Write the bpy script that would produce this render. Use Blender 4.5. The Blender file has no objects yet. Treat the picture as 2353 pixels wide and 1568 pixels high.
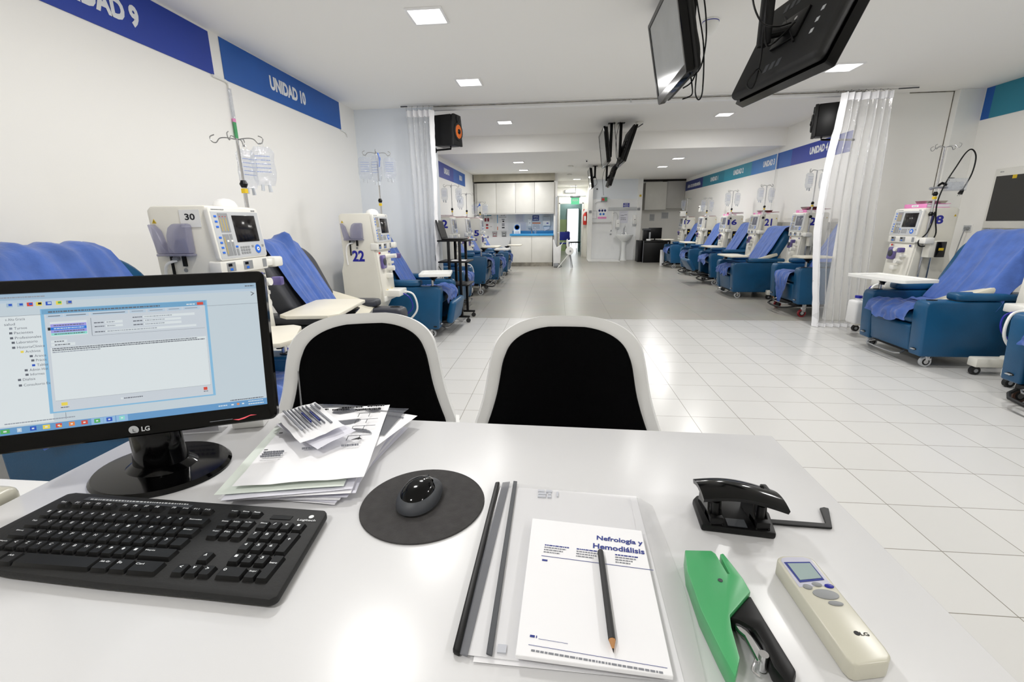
import bpy, bmesh, math, random
from math import sin, cos, pi, radians
from mathutils import Vector, Matrix, noise

SC = bpy.context.scene
COL = SC.collection
V3 = Vector

# ------------------------------------------------------------------ camera, world, exposure
cam_d = bpy.data.cameras.new('camera'); cam = bpy.data.objects.new('camera', cam_d); COL.objects.link(cam)
cam_d.sensor_width = 36.0; cam_d.sensor_fit = 'HORIZONTAL'; cam_d.lens = 36.0 * 1036.0 / 2353.0
cam_d.clip_start = 0.03; cam_d.clip_end = 200
PT, YW, RL = 0.2568, -0.0993, -0.01085
fw = V3((sin(YW) * cos(PT), cos(YW) * cos(PT), -sin(PT)))
rt0 = V3((cos(YW), -sin(YW), 0)); up0 = rt0.cross(fw)
rt = rt0 * cos(RL) + up0 * sin(RL); up = up0 * cos(RL) - rt0 * sin(RL)
mw = Matrix((rt, up, -fw)).transposed().to_4x4(); mw.translation = V3((0, 0, 1.24))
cam.matrix_world = mw
SC.camera = cam
world = bpy.data.worlds.new('world'); SC.world = world; world.use_nodes = True
world.node_tree.nodes['Background'].inputs[0].default_value = (0.93, 0.97, 1.0, 1)
world.node_tree.nodes['Background'].inputs[1].default_value = 2.6
SC.view_settings.view_transform = 'Standard'; SC.view_settings.look = 'None'
SC.view_settings.gamma = 1.0; SC.view_settings.use_curve_mapping = False
SC.view_settings.exposure = 0.0
SC.cycles.max_bounces = 12; SC.cycles.diffuse_bounces = 9; SC.cycles.transparent_max_bounces = 24
SC.cycles.caustics_reflective = False; SC.cycles.caustics_refractive = False
SC.cycles.sample_clamp_indirect = 6.0

LAMP_W = 17.0            # watts of each square LED ceiling panel
NEAR_Z, MID_Z, FAR_Z = 2.60, 2.86, 2.55
PANELS = [(-0.89, -0.55, NEAR_Z), (-0.89, 1.93, NEAR_Z), (-0.89, 3.43, NEAR_Z), (-0.89, 4.92, NEAR_Z),
          (2.35, -0.55, NEAR_Z), (2.30, 1.93, NEAR_Z), (2.50, 3.42, NEAR_Z), (2.61, 4.94, NEAR_Z),
          (-0.89, 8.13, MID_Z), (2.60, 8.07, MID_Z), (-0.88, 10.72, FAR_Z), (-0.88, 12.30, FAR_Z), (2.58, 10.70, FAR_Z), (2.58, 12.22, FAR_Z),
          (0.60, 15.15, FAR_Z), (0.55, 16.60, 2.45), (0.5, 18.4, 2.45), (0.5, 20.4, 2.45)]
for k, (x, y, z) in enumerate(PANELS):
    ld = bpy.data.lights.new('panel_light', 'AREA'); ld.shape = 'SQUARE'; ld.size = 0.20
    ld.energy = LAMP_W * (0.40 if k >= 14 else 1.5 if k >= 8 else 1.18); ld.color = (1.0, 0.985, 0.965)
    lo = bpy.data.objects.new('panel_light', ld); COL.objects.link(lo); lo.location = (x, y, z - 0.022)

# ------------------------------------------------------------------ materials
def mat(name, col, rough=0.5, metal=0.0, emis=None, estr=0.0, spec=0.5, bump=0.0, bscale=60.0, var=0.0, vscale=4.0, coat=0.0, sheen=0.0, alpha=None, trans=None):
    m = bpy.data.materials.new(name); m.use_nodes = True
    nt = m.node_tree; b = nt.nodes['Principled BSDF']
    def lin(c): return tuple(((v / 12.92) if v <= 0.04045 else ((v + 0.055) / 1.055) ** 2.4) for v in c) + (1,)
    b.inputs['Base Color'].default_value = lin(col)
    b.inputs['Roughness'].default_value = rough; b.inputs['Metallic'].default_value = metal
    b.inputs['Specular IOR Level'].default_value = spec
    if coat: b.inputs['Coat Weight'].default_value = coat; b.inputs['Coat Roughness'].default_value = 0.05
    if sheen: b.inputs['Sheen Weight'].default_value = sheen
    if emis is not None:
        b.inputs['Emission Color'].default_value = lin(emis); b.inputs['Emission Strength'].default_value = estr
    tc = nt.nodes.new('ShaderNodeTexCoord')
    if var:
        n = nt.nodes.new('ShaderNodeTexNoise'); n.inputs['Scale'].default_value = vscale; n.inputs['Detail'].default_value = 4
        nt.links.new(tc.outputs['Object'], n.inputs['Vector'])
        r = nt.nodes.new('ShaderNodeValToRGB'); r.color_ramp.elements[0].position = 0.3; r.color_ramp.elements[1].position = 0.7
        r.color_ramp.elements[0].color = lin(tuple(max(0, c * (1 - var)) for c in col)); r.color_ramp.elements[1].color = lin(tuple(min(1, c * (1 + var)) for c in col))
        nt.links.new(n.outputs['Fac'], r.inputs['Fac']); nt.links.new(r.outputs['Color'], b.inputs['Base Color'])
    if bump:
        n2 = nt.nodes.new('ShaderNodeTexNoise'); n2.inputs['Scale'].default_value = bscale; n2.inputs['Detail'].default_value = 3
        nt.links.new(tc.outputs['Object'], n2.inputs['Vector'])
        bp = nt.nodes.new('ShaderNodeBump'); bp.inputs['Strength'].default_value = bump; bp.inputs['Distance'].default_value = 0.002
        nt.links.new(n2.outputs['Fac'], bp.inputs['Height']); nt.links.new(bp.outputs['Normal'], b.inputs['Normal'])
    if alpha is not None:
        tr = nt.nodes.new('ShaderNodeBsdfTransparent'); tr.inputs[0].default_value = lin(trans or (1, 1, 1))
        mx = nt.nodes.new('ShaderNodeMixShader'); mx.inputs[0].default_value = alpha
        out = nt.nodes['Material Output']
        nt.links.new(tr.outputs[0], mx.inputs[1]); nt.links.new(b.outputs[0], mx.inputs[2]); nt.links.new(mx.outputs[0], out.inputs[0])
    return m

M = dict(
    wall=mat('wall_paint', (0.95, 0.945, 0.93), 0.55, bump=0.15, bscale=35),
    wall_blue=mat('wall_cool_tint', (0.90, 0.92, 0.945), 0.5, bump=0.12, bscale=35),
    ceiling=mat('ceiling_paint', (0.965, 0.96, 0.945), 0.7, bump=0.1, bscale=25),
    wall_tile=mat('glazed_wall', (0.92, 0.925, 0.93), 0.12, bump=0.05, bscale=6),
    teal_wall=mat('teal_wall', (0.62, 0.74, 0.74), 0.6, var=0.03), green_wall=mat('green_wall', (0.74, 0.80, 0.60), 0.6, var=0.03),
    crack_shade=mat('crack_and_shade', (0.42, 0.40, 0.36), 0.9, var=0.3, vscale=20),
    shadow_gap=mat('gap_shade', (0.14, 0.13, 0.12), 0.8, var=0.2),
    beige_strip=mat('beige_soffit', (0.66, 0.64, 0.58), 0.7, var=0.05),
    steel=mat('brushed_steel', (0.66, 0.64, 0.60), 0.3, 1.0, bump=0.1, bscale=90, var=0.12, vscale=9),
    chrome=mat('chrome', (0.83, 0.83, 0.84), 0.12, 1.0, var=0.03), wire=mat('wire_metal', (0.62, 0.62, 0.62), 0.3, 0.9, var=0.05),
    grey_metal=mat('grey_metal', (0.62, 0.63, 0.65), 0.35, 0.7, var=0.05),
    led=mat('led_diffuser', (1, 1, 1), 0.4, emis=(1, 0.99, 0.97), estr=3.0), led_frame=mat('led_frame', (0.95, 0.95, 0.95), 0.4, var=0.02),
    desk=mat('desk_laminate', (0.845, 0.845, 0.85), 0.26, spec=0.55, bump=0.03, bscale=8), desk_edge=mat('desk_edging', (0.90, 0.90, 0.895), 0.3, var=0.02),
    white=mat('white_plastic', (0.93, 0.93, 0.92), 0.3, var=0.015), white_soft=mat('white_matte_plastic', (0.90, 0.90, 0.90), 0.5, var=0.02),
    shell=mat('white_chair_shell', (0.92, 0.92, 0.915), 0.32, bump=0.04, bscale=30),
    black_fab=mat('black_fabric', (0.022, 0.022, 0.026), 0.95, spec=0.08, bump=0.5, bscale=500),
    black=mat('black_plastic', (0.03, 0.03, 0.034), 0.42, spec=0.28, var=0.1), black_gloss=mat('black_gloss', (0.012, 0.012, 0.014), 0.10, spec=0.25),
    black_matte=mat('black_matte', (0.05, 0.05, 0.052), 0.65, bump=0.2, bscale=200), rubber=mat('rubber', (0.10, 0.10, 0.105), 0.6, var=0.1),
    dark_grey=mat('dark_grey', (0.24, 0.25, 0.27), 0.5, var=0.08), grey=mat('grey_plastic', (0.55, 0.56, 0.57), 0.45, var=0.05), light_grey=mat('light_grey', (0.74, 0.75, 0.76), 0.45, var=0.03),
    pad=mat('mouse_pad_foam', (0.255, 0.25, 0.25), 0.85, spec=0.2, bump=0.5, bscale=400, var=0.06, vscale=60),
    cream=mat('cream_plastic', (0.885, 0.875, 0.835), 0.38, var=0.02, vscale=3), cream_panel=mat('cream_panel', (0.90, 0.895, 0.87), 0.3, var=0.015),
    cream_tray=mat('cream_laminate', (0.87, 0.85, 0.79), 0.4, var=0.02), cushion=mat('beige_cushion', (0.80, 0.78, 0.71), 0.6, var=0.04, bump=0.3, bscale=40),
    teal_vinyl=mat('teal_blue_vinyl', (0.06, 0.30, 0.455), 0.36, spec=0.45, bump=0.35, bscale=160, var=0.06), 
    grey_vinyl=mat('charcoal_vinyl', (0.245, 0.25, 0.27), 0.42, spec=0.4, bump=0.3, bscale=160, var=0.06),
    drape=mat('blue_nonwoven', (0.265, 0.385, 0.66), 0.75, spec=0.25, sheen=0.3, bump=0.9, bscale=70, var=0.07, vscale=12),
    purple=mat('violet_plastic', (0.40, 0.36, 0.58), 0.2, spec=0.6, var=0.1, vscale=12), smoke=mat('smoked_clear', (0.55, 0.55, 0.66), 0.12, alpha=0.42, trans=(0.82, 0.82, 0.90), var=0.03),
    navy=mat('navy_vinyl_film', (0.10, 0.12, 0.58), 0.35, var=0.04), banner_deep=mat('banner_deep_blue', (0.03, 0.21, 0.62), 0.5, var=0.03, vscale=2),
    banner_mid=mat('banner_mid_blue', (0.04, 0.34, 0.67), 0.5, var=0.03, vscale=2), banner_teal=mat('banner_teal', (0.13, 0.50, 0.60), 0.4, var=0.03, vscale=2),
    banner_cyan=mat('banner_cyan', (0.16, 0.56, 0.66), 0.4, var=0.03, vscale=2), banner_sky=mat('banner_sky_blue', (0.15, 0.46, 0.74), 0.4, var=0.03, vscale=2),
    banner_royal=mat('banner_royal', (0.09, 0.20, 0.60), 0.5, var=0.03, vscale=2), banner_navy=mat('banner_navy', (0.12, 0.20, 0.50), 0.4, var=0.03, vscale=2),
    letter=mat('white_lettering', (0.90, 0.91, 0.92), 0.5, var=0.01), ink=mat('black_ink', (0.10, 0.10, 0.12), 0.6, var=0.05), ink_grey=mat('grey_ink', (0.50, 0.51, 0.54), 0.6, var=0.05), ink_blue=mat('blue_ink', (0.14, 0.20, 0.52), 0.6, var=0.04), ink_pale=mat('pale_ink', (0.74, 0.75, 0.78), 0.6, var=0.03),
    paper=mat('white_paper', (0.935, 0.935, 0.945), 0.6, spec=0.3, var=0.01), paper_cool=mat('paper_underside', (0.86, 0.86, 0.90), 0.6, var=0.02), paper_green=mat('pale_green_paper', (0.86, 0.89, 0.86), 0.6, var=0.02),
    clear_film=mat('clear_film', (0.92, 0.93, 0.95), 0.08, alpha=0.14, var=0.02), dark_film=mat('dark_film', (0.42, 0.43, 0.46), 0.1, alpha=0.5, var=0.1),
    pvc=mat('clear_pvc', (0.96, 0.965, 0.975), 0.07, spec=1.0, alpha=0.13, bump=1.0, bscale=9), pvc_tape=mat('white_tape', (0.95, 0.95, 0.96), 0.5, bump=0.4, bscale=40),
    bag=mat('iv_bag_film', (0.86, 0.89, 0.94), 0.06, spec=1.0, alpha=0.26, bump=1.0, bscale=22), bag_print=mat('bag_print', (0.48, 0.56, 0.78), 0.5, var=0.05),
    bag_port=mat('bag_port', (0.78, 0.80, 0.83), 0.3, var=0.05),
    green=mat('green_enamel', (0.28, 0.63, 0.40), 0.32, spec=0.5, var=0.03), remote=mat('remote_shell', (0.78, 0.77, 0.71), 0.28, var=0.03), remote_top=mat('remote_bezel', (0.74, 0.74, 0.80), 0.3, var=0.02),
    lcd=mat('lcd_glass', (0.60, 0.67, 0.67), 0.08, spec=0.7, var=0.02), orange=mat('orange_cone', (0.86, 0.42, 0.10), 0.4, var=0.08), pink=mat('pink_card', (0.90, 0.55, 0.76), 0.5, var=0.05), maroon=mat('maroon_card', (0.55, 0.20, 0.27), 0.5, var=0.06),
    yellow=mat('yellow_label', (0.85, 0.72, 0.12), 0.5, var=0.03), red=mat('red_enamel', (0.80, 0.16, 0.12), 0.35, var=0.04), wood=mat('raw_wood', (0.74, 0.53, 0.32), 0.6, var=0.15, vscale=14), blue_btn=mat('blue_button', (0.13, 0.42, 0.85), 0.35, var=0.03),
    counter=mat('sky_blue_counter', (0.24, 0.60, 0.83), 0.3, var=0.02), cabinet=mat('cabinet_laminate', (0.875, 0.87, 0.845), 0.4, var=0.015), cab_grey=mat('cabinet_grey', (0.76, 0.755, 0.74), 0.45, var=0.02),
    porcelain=mat('porcelain', (0.92, 0.93, 0.93), 0.1, var=0.01), screen_off=mat('dark_screen', (0.07, 0.06, 0.065), 0.12, spec=0.5, var=0.15, vscale=10), screen_grey=mat('grey_lcd', (0.40, 0.41, 0.46), 0.15, var=0.1, vscale=8),
    screen_pale=mat('pale_screen', (0.55, 0.56, 0.56), 0.12, var=0.03), tv_screen=mat('tv_screen', (0.045, 0.045, 0.05), 0.18, spec=0.9, var=0.05),
    exit_green=mat('exit_green', (0.45, 0.86, 0.68), 0.4, emis=(0.4, 0.85, 0.62), estr=0.35), blue_seat=mat('blue_seat', (0.06, 0.13, 0.50), 0.5, var=0.05), floor_white=mat('shower_tray', (0.90, 0.90, 0.89), 0.3, var=0.01),
    red_wheel=mat('red_wheel', (0.55, 0.10, 0.14), 0.4, var=0.08), brown_wheel=mat('brown_wheel', (0.35, 0.24, 0.19), 0.5, var=0.15), ring_blue=mat('ring_blue', (0.15, 0.45, 0.80), 0.4, var=0.1, vscale=30), teal_tint=mat('teal_door_frame', (0.45, 0.55, 0.57), 0.4, var=0.05),
)
def emat(name, c, s=1.0): return mat(name, (0.02, 0.02, 0.02), 0.25, emis=c, estr=s, var=0.01)
S = dict(bg=emat('lcd_pale_blue', (0.74, 0.79, 0.82)), white=emat('lcd_white', (0.83, 0.86, 0.87)), bar=emat('lcd_bar', (0.60, 0.70, 0.78)), bar2=emat('lcd_bar_light', (0.70, 0.77, 0.83)), frame=emat('lcd_frame', (0.50, 0.70, 0.83)), title=emat('lcd_title', (0.42, 0.62, 0.76)),
         task=emat('lcd_taskbar', (0.38, 0.58, 0.76)), taskb=emat('lcd_task_button', (0.55, 0.70, 0.84)), txt=emat('lcd_text', (0.36, 0.38, 0.42)), soft=emat('lcd_soft_text', (0.55, 0.58, 0.62)), line=emat('lcd_line', (0.45, 0.48, 0.52)), tab=emat('lcd_tab', (0.76, 0.79, 0.82)),
         purple=emat('lcd_violet', (0.60, 0.58, 0.85)), sel=emat('lcd_selected', (0.14, 0.45, 0.82)), mint=emat('lcd_mint', (0.52, 0.82, 0.78)), red=emat('lcd_red', (0.80, 0.28, 0.22)), yellow=emat('lcd_yellow', (0.88, 0.80, 0.32)), green=emat('lcd_green', (0.30, 0.65, 0.35)), blue=emat('lcd_blue', (0.14, 0.32, 0.72)), orange=emat('lcd_orange', (0.86, 0.50, 0.24)), dark=emat('lcd_dark', (0.10, 0.12, 0.16)), glow=emat('red_glow', (0.95, 0.36, 0.40), 1.1))

def film(name, col, body, rough=0.07, gloss=1.0, bump=0.8, bscale=9, stretch=(1, 1, 1), tint=(1, 1, 1)):
    """thin clear plastic: see-through, a little milky, with mirror glints by Fresnel"""
    m = bpy.data.materials.new(name); m.use_nodes = True; nt = m.node_tree; b = nt.nodes['Principled BSDF']; out = nt.nodes['Material Output']
    b.inputs['Base Color'].default_value = (*col, 1); b.inputs['Roughness'].default_value = .5; b.inputs['Specular IOR Level'].default_value = .1
    tr = nt.nodes.new('ShaderNodeBsdfTransparent'); tr.inputs[0].default_value = (*tint, 1)
    gl = nt.nodes.new('ShaderNodeBsdfGlossy'); gl.inputs['Roughness'].default_value = rough
    tc = nt.nodes.new('ShaderNodeTexCoord'); mp = nt.nodes.new('ShaderNodeMapping'); mp.inputs['Scale'].default_value = stretch
    n = nt.nodes.new('ShaderNodeTexNoise'); n.inputs['Scale'].default_value = bscale; n.inputs['Detail'].default_value = 3
    bp = nt.nodes.new('ShaderNodeBump'); bp.inputs['Strength'].default_value = bump; bp.inputs['Distance'].default_value = .02
    fr = nt.nodes.new('ShaderNodeLayerWeight'); fr.inputs['Blend'].default_value = .5
    pw = nt.nodes.new('ShaderNodeMath'); pw.operation = 'POWER'; pw.inputs[1].default_value = 3.0
    mu = nt.nodes.new('ShaderNodeMath'); mu.operation = 'MULTIPLY_ADD'; mu.inputs[1].default_value = .55 * gloss; mu.inputs[2].default_value = .05 * gloss; mu.use_clamp = True
    m1 = nt.nodes.new('ShaderNodeMixShader'); m1.inputs[0].default_value = body; m2 = nt.nodes.new('ShaderNodeMixShader'); L = nt.links.new
    L(tc.outputs['Object'], mp.inputs['Vector']); L(mp.outputs['Vector'], n.inputs['Vector']); L(n.outputs['Fac'], bp.inputs['Height']); L(bp.outputs['Normal'], gl.inputs['Normal']); L(bp.outputs['Normal'], fr.inputs['Normal'])
    L(fr.outputs['Facing'], pw.inputs[0]); L(pw.outputs[0], mu.inputs[0]); L(tr.outputs[0], m1.inputs[1]); L(b.outputs[0], m1.inputs[2]); L(mu.outputs[0], m2.inputs[0]); L(m1.outputs[0], m2.inputs[1]); L(gl.outputs[0], m2.inputs[2]); L(m2.outputs[0], out.inputs[0])
    return m
M['pvc'] = film('clear_pvc', (.98, .985, 1.0), .20, .09, 1.3, 1.0, 14, (1, 1, .35))
M['bag'] = film('iv_bag_film', (.75, .80, .90), .10, .06, 1.6, .9, 26, (1, 1, 1), (.95, .96, .98))
M['clear_film'] = film('clear_film', (.9, .9, .92), .10, .08, .8, .1, 6)
M['smoke'] = film('smoked_clear', (.42, .42, .55), .38, .08, 1.0, .02, 5, (1, 1, 1), (.80, .80, .88))

def tile_floor_material():
    m = bpy.data.materials.new('white_floor_tile'); m.use_nodes = True; nt = m.node_tree; b = nt.nodes['Principled BSDF']
    tc = nt.nodes.new('ShaderNodeTexCoord'); mp = nt.nodes.new('ShaderNodeMapping'); s = 0.3007
    mp.inputs['Location'].default_value = (-0.588 / s, -2.223 / s, 0); mp.inputs['Scale'].default_value = (1 / s, 1 / s, 1)
    nt.links.new(tc.outputs['Object'], mp.inputs['Vector'])
    br = nt.nodes.new('ShaderNodeTexBrick'); br.offset = 0.0; br.squash = 1.0
    br.inputs['Scale'].default_value = 1.0; br.inputs['Brick Width'].default_value = 1.0; br.inputs['Row Height'].default_value = 1.0
    br.inputs['Mortar Size'].default_value = 0.006; br.inputs['Mortar Smooth'].default_value = 0.1; br.inputs['Bias'].default_value = 0.0
    br.inputs['Color1'].default_value = (0.60, 0.595, 0.58, 1); br.inputs['Color2'].default_value = (0.625, 0.62, 0.605, 1); br.inputs['Mortar'].default_value = (0.25, 0.235, 0.20, 1)
    nt.links.new(mp.outputs['Vector'], br.inputs['Vector']); nt.links.new(br.outputs['Color'], b.inputs['Base Color'])
    bp = nt.nodes.new('ShaderNodeBump'); bp.inputs['Strength'].default_value = 0.5; bp.inputs['Distance'].default_value = 0.001; bp.invert = True
    nt.links.new(br.outputs['Fac'], bp.inputs['Height']); nt.links.new(bp.outputs['Normal'], b.inputs['Normal'])
    b.inputs['Roughness'].default_value = 0.24; b.inputs['Specular IOR Level'].default_value = 0.4
    return m
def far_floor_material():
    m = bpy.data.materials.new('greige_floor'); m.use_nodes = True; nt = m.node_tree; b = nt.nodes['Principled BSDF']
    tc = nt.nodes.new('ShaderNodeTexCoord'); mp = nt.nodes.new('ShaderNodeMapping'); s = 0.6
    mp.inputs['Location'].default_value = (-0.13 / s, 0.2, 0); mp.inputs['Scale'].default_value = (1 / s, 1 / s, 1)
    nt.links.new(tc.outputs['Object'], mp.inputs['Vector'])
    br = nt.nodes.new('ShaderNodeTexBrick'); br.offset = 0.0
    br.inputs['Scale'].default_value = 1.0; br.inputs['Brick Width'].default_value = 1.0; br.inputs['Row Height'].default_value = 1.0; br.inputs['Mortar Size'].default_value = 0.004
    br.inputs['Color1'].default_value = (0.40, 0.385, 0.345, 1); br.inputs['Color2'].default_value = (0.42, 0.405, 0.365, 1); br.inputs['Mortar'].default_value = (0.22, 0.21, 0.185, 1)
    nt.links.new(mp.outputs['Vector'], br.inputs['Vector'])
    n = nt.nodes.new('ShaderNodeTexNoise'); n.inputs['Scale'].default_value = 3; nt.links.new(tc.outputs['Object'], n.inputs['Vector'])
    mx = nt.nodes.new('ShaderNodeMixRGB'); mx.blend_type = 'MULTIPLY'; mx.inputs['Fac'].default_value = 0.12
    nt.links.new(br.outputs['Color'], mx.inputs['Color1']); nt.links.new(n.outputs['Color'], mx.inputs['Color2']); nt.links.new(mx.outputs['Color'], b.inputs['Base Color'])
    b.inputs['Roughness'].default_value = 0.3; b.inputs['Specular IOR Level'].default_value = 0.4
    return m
M['tile'] = tile_floor_material(); M['far_floor'] = far_floor_material()

# ------------------------------------------------------------------ mesh building
TXT = {}
def glyphs(s, bold=0.0):
    k = (s, bold)
    if k not in TXT:
        cu = bpy.data.curves.new('t', 'FONT'); cu.body = s; cu.size = 1.0; cu.align_x = 'CENTER'; cu.align_y = 'CENTER'; cu.offset = bold; cu.resolution_u = 3
        o = bpy.data.objects.new('t', cu); COL.objects.link(o); bpy.context.view_layer.update()
        me = bpy.data.meshes.new_from_object(o.evaluated_get(bpy.context.evaluated_depsgraph_get()))
        vs = [v.co.copy() for v in me.vertices]; fs = [tuple(p.vertices) for p in me.polygons]
        bpy.data.objects.remove(o); bpy.data.curves.remove(cu); bpy.data.meshes.remove(me)
        if vs:
            xs = [v.x for v in vs]; ys = [v.y for v in vs]; cx, cy = (min(xs) + max(xs)) / 2, (min(ys) + max(ys)) / 2
            w, h = max(xs) - min(xs), max(ys) - min(ys)
            vs = [V3(((v.x - cx) / max(w, 1e-6), (v.y - cy) / max(h, 1e-6), 0)) for v in vs]
        TXT[k] = (vs, fs)
    return TXT[k]

class Frame:
    """a local plane: origin, right, up; normal = right x up"""
    def __init__(s, o, u, v):
        s.o = V3(o); s.u = V3(u).normalized(); s.v = V3(v).normalized(); s.n = s.u.cross(s.v).normalized()
    def p(s, x, y, z=0.0): return s.o + s.u * x + s.v * y + s.n * z

class MB:
    def __init__(s): s.bm = bmesh.new(); s.mats = []; s.cur = 0
    def use(s, m):
        m = M[m] if isinstance(m, str) else m
        if m not in s.mats: s.mats.append(m)
        s.cur = s.mats.index(m); return s
    def merge(s, t, bev=0.0, seg=2, ang=30):
        if bev > 0:
            t.normal_update()
            es = [e for e in t.edges if len(e.link_faces) == 2 and e.calc_face_angle(0) > radians(ang)]
            if es: bmesh.ops.bevel(t, geom=es, offset=bev, segments=seg, profile=0.5, affect='EDGES', clamp_overlap=True)
        for f in t.faces: f.material_index = s.cur
        me = bpy.data.meshes.new('tmp'); t.to_mesh(me); t.free(); s.bm.from_mesh(me); bpy.data.meshes.remove(me)
        return s
    def faces(s, vs, fs, bev=0.0, seg=2):
        t = bmesh.new(); bv = [t.verts.new(v) for v in vs]
        for f in fs:
            try: t.faces.new([bv[i] for i in f])
            except ValueError: pass
        return s.merge(t, bev, seg)
    def box(s, x0, x1, y0, y1, z0, z1, bev=0.0, seg=2, mx=None):
        vs = [V3((x, y, z)) for z in (z0, z1) for x, y in ((x0, y0), (x1, y0), (x1, y1), (x0, y1))]
        if mx: vs = [mx @ v for v in vs]
        return s.faces(vs, [(3, 2, 1, 0), (4, 5, 6, 7), (0, 1, 5, 4), (1, 2, 6, 5), (2, 3, 7, 6), (3, 0, 4, 7)], bev, seg)
    def slab(s, pts, fr, z0, z1, bev=0.0, seg=2):
        n = len(pts); vs = [fr.p(x, y, z0) for x, y in pts] + [fr.p(x, y, z1) for x, y in pts]
        fs = [tuple(range(n))[::-1], tuple(range(n, 2 * n))] + [(i, (i + 1) % n, n + (i + 1) % n, n + i) for i in range(n)]
        t = bmesh.new(); bv = [t.verts.new(v) for v in vs]
        for f in fs: t.faces.new([bv[i] for i in f])
        bmesh.ops.recalc_face_normals(t, faces=t.faces)
        return s.merge(t, bev, seg)
    def rect(s, fr, x0, x1, y0, y1, z0=0.0, z1=0.0006, bev=0.0, seg=2):
        return s.slab([(x0, y0), (x1, y0), (x1, y1), (x0, y1)], fr, z0, z1, bev, seg)
    def cyl(s, p0, p1, r0, r1=None, n=16):
        p0, p1 = V3(p0), V3(p1); r1 = r0 if r1 is None else r1; d = (p1 - p0).normalized()
        a = d.orthogonal().normalized(); b = d.cross(a)
        vs = [p0 + (a * cos(2 * pi * i / n) + b * sin(2 * pi * i / n)) * r0 for i in range(n)] + [p1 + (a * cos(2 * pi * i / n) + b * sin(2 * pi * i / n)) * r1 for i in range(n)]
        return s.faces(vs, [tuple(range(n))[::-1], tuple(range(n, 2 * n))] + [(i, (i + 1) % n, n + (i + 1) % n, n + i) for i in range(n)])
    def lathe(s, prof, o=(0, 0, 0), ax=(0, 0, 1), n=24, sx=1.0, sy=1.0):
        o = V3(o); ax = V3(ax).normalized(); a = ax.orthogonal().normalized() if abs(ax.z) < 0.99 else V3((1, 0, 0)); b = ax.cross(a)
        vs = []; m = len(prof)
        for r, h in prof:
            for i in range(n): vs.append(o + ax * h + a * (cos(2 * pi * i / n) * r * sx) + b * (sin(2 * pi * i / n) * r * sy))
        fs = [(j * n + i, j * n + (i + 1) % n, (j + 1) * n + (i + 1) % n, (j + 1) * n + i) for j in range(m - 1) for i in range(n)]
        fs += [tuple(range(n))[::-1], tuple(range((m - 1) * n, m * n))]
        return s.faces(vs, fs)
    def tube(s, pts, r, n=8, smooth=0, closed=False):
        P = [V3(p) for p in pts]
        if smooth:
            Q = []
            for i in range(len(P) - 1):
                p0, p1, p2, p3 = P[max(i - 1, 0)], P[i], P[i + 1], P[min(i + 2, len(P) - 1)]
                for k in range(smooth):
                    t = k / smooth
                    Q.append(0.5 * ((2 * p1) + (p2 - p0) * t + (2 * p0 - 5 * p1 + 4 * p2 - p3) * t * t + (3 * p1 - p0 - 3 * p2 + p3) * t ** 3))
            P = Q + [P[-1]]
        vs = []; prev = None
        for i, p in enumerate(P):
            d = (P[min(i + 1, len(P) - 1)] - P[max(i - 1, 0)]).normalized()
            a = d.orthogonal().normalized() if prev is None else (prev - d * prev.dot(d)).normalized()
            prev = a; b = d.cross(a); rr = r[i] if isinstance(r, (list, tuple)) else r
            for k in range(n): vs.append(p + (a * cos(2 * pi * k / n) + b * sin(2 * pi * k / n)) * rr)
        m = len(P)
        fs = [(j * n + i, j * n + (i + 1) % n, (j + 1) * n + (i + 1) % n, (j + 1) * n + i) for j in range(m - 1) for i in range(n)]
        fs += [tuple(range(n))[::-1], tuple(range((m - 1) * n, m * n))]
        return s.faces(vs, fs)
    def grid(s, fn, nu, nv, th=0.0):
        P = [[V3(fn(i / nu, j / nv)) for j in range(nv + 1)] for i in range(nu + 1)]
        vs = [p for row in P for p in row]; w = nv + 1
        fs = [(i * w + j, (i + 1) * w + j, (i + 1) * w + j + 1, i * w + j + 1) for i in range(nu) for j in range(nv)]
        if th:
            t = bmesh.new(); bv = [t.verts.new(v) for v in vs]
            for f in fs: t.faces.new([bv[i] for i in f])
            t.normal_update(); bot = [v.co - v.normal * th for v in t.verts]; t.free()
            N = len(vs); vs = vs + bot; fs2 = list(fs) + [tuple(N + i for i in reversed(f)) for f in fs]
            ring = [i * w for i in range(nu + 1)] + [nu * w + j for j in range(1, nv + 1)] + [i * w + nv for i in range(nu - 1, -1, -1)] + [j for j in range(nv - 1, 0, -1)]
            for a, b in zip(ring, ring[1:] + ring[:1]): fs2.append((a, N + a, N + b, b))
            fs = fs2
        return s.faces(vs, fs)
    def ball(s, c, rx, ry, rz, nu=16, nv=10, z0=-1.0, mx=None):
        c = V3(c); vs = []; rows = []
        a0 = math.asin(max(-1, z0))
        for j in range(nv + 1):
            a = a0 + (pi / 2 - a0) * j / nv
            for i in range(nu):
                v = V3((rx * cos(a) * cos(2 * pi * i / nu), ry * cos(a) * sin(2 * pi * i / nu), rz * sin(a)))
                vs.append(c + (mx @ v if mx else v))
        fs = [(j * nu + i, j * nu + (i + 1) % nu, (j + 1) * nu + (i + 1) % nu, (j + 1) * nu + i) for j in range(nv) for i in range(nu)]
        fs.append(tuple(range(nu))[::-1])
        t = bmesh.new(); bv = [t.verts.new(v) for v in vs]
        for f in fs: t.faces.new([bv[i] for i in f])
        bmesh.ops.remove_doubles(t, verts=t.verts, dist=1e-5)
        return s.merge(t)
    def text(s, string, fr, cx, cy, w, h, eps=0.001, bold=0.012):
        vs, fs = glyphs(string, bold)
        return s.faces([fr.p(cx + v.x * w, cy + v.y * h, eps) for v in vs], fs)
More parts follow.
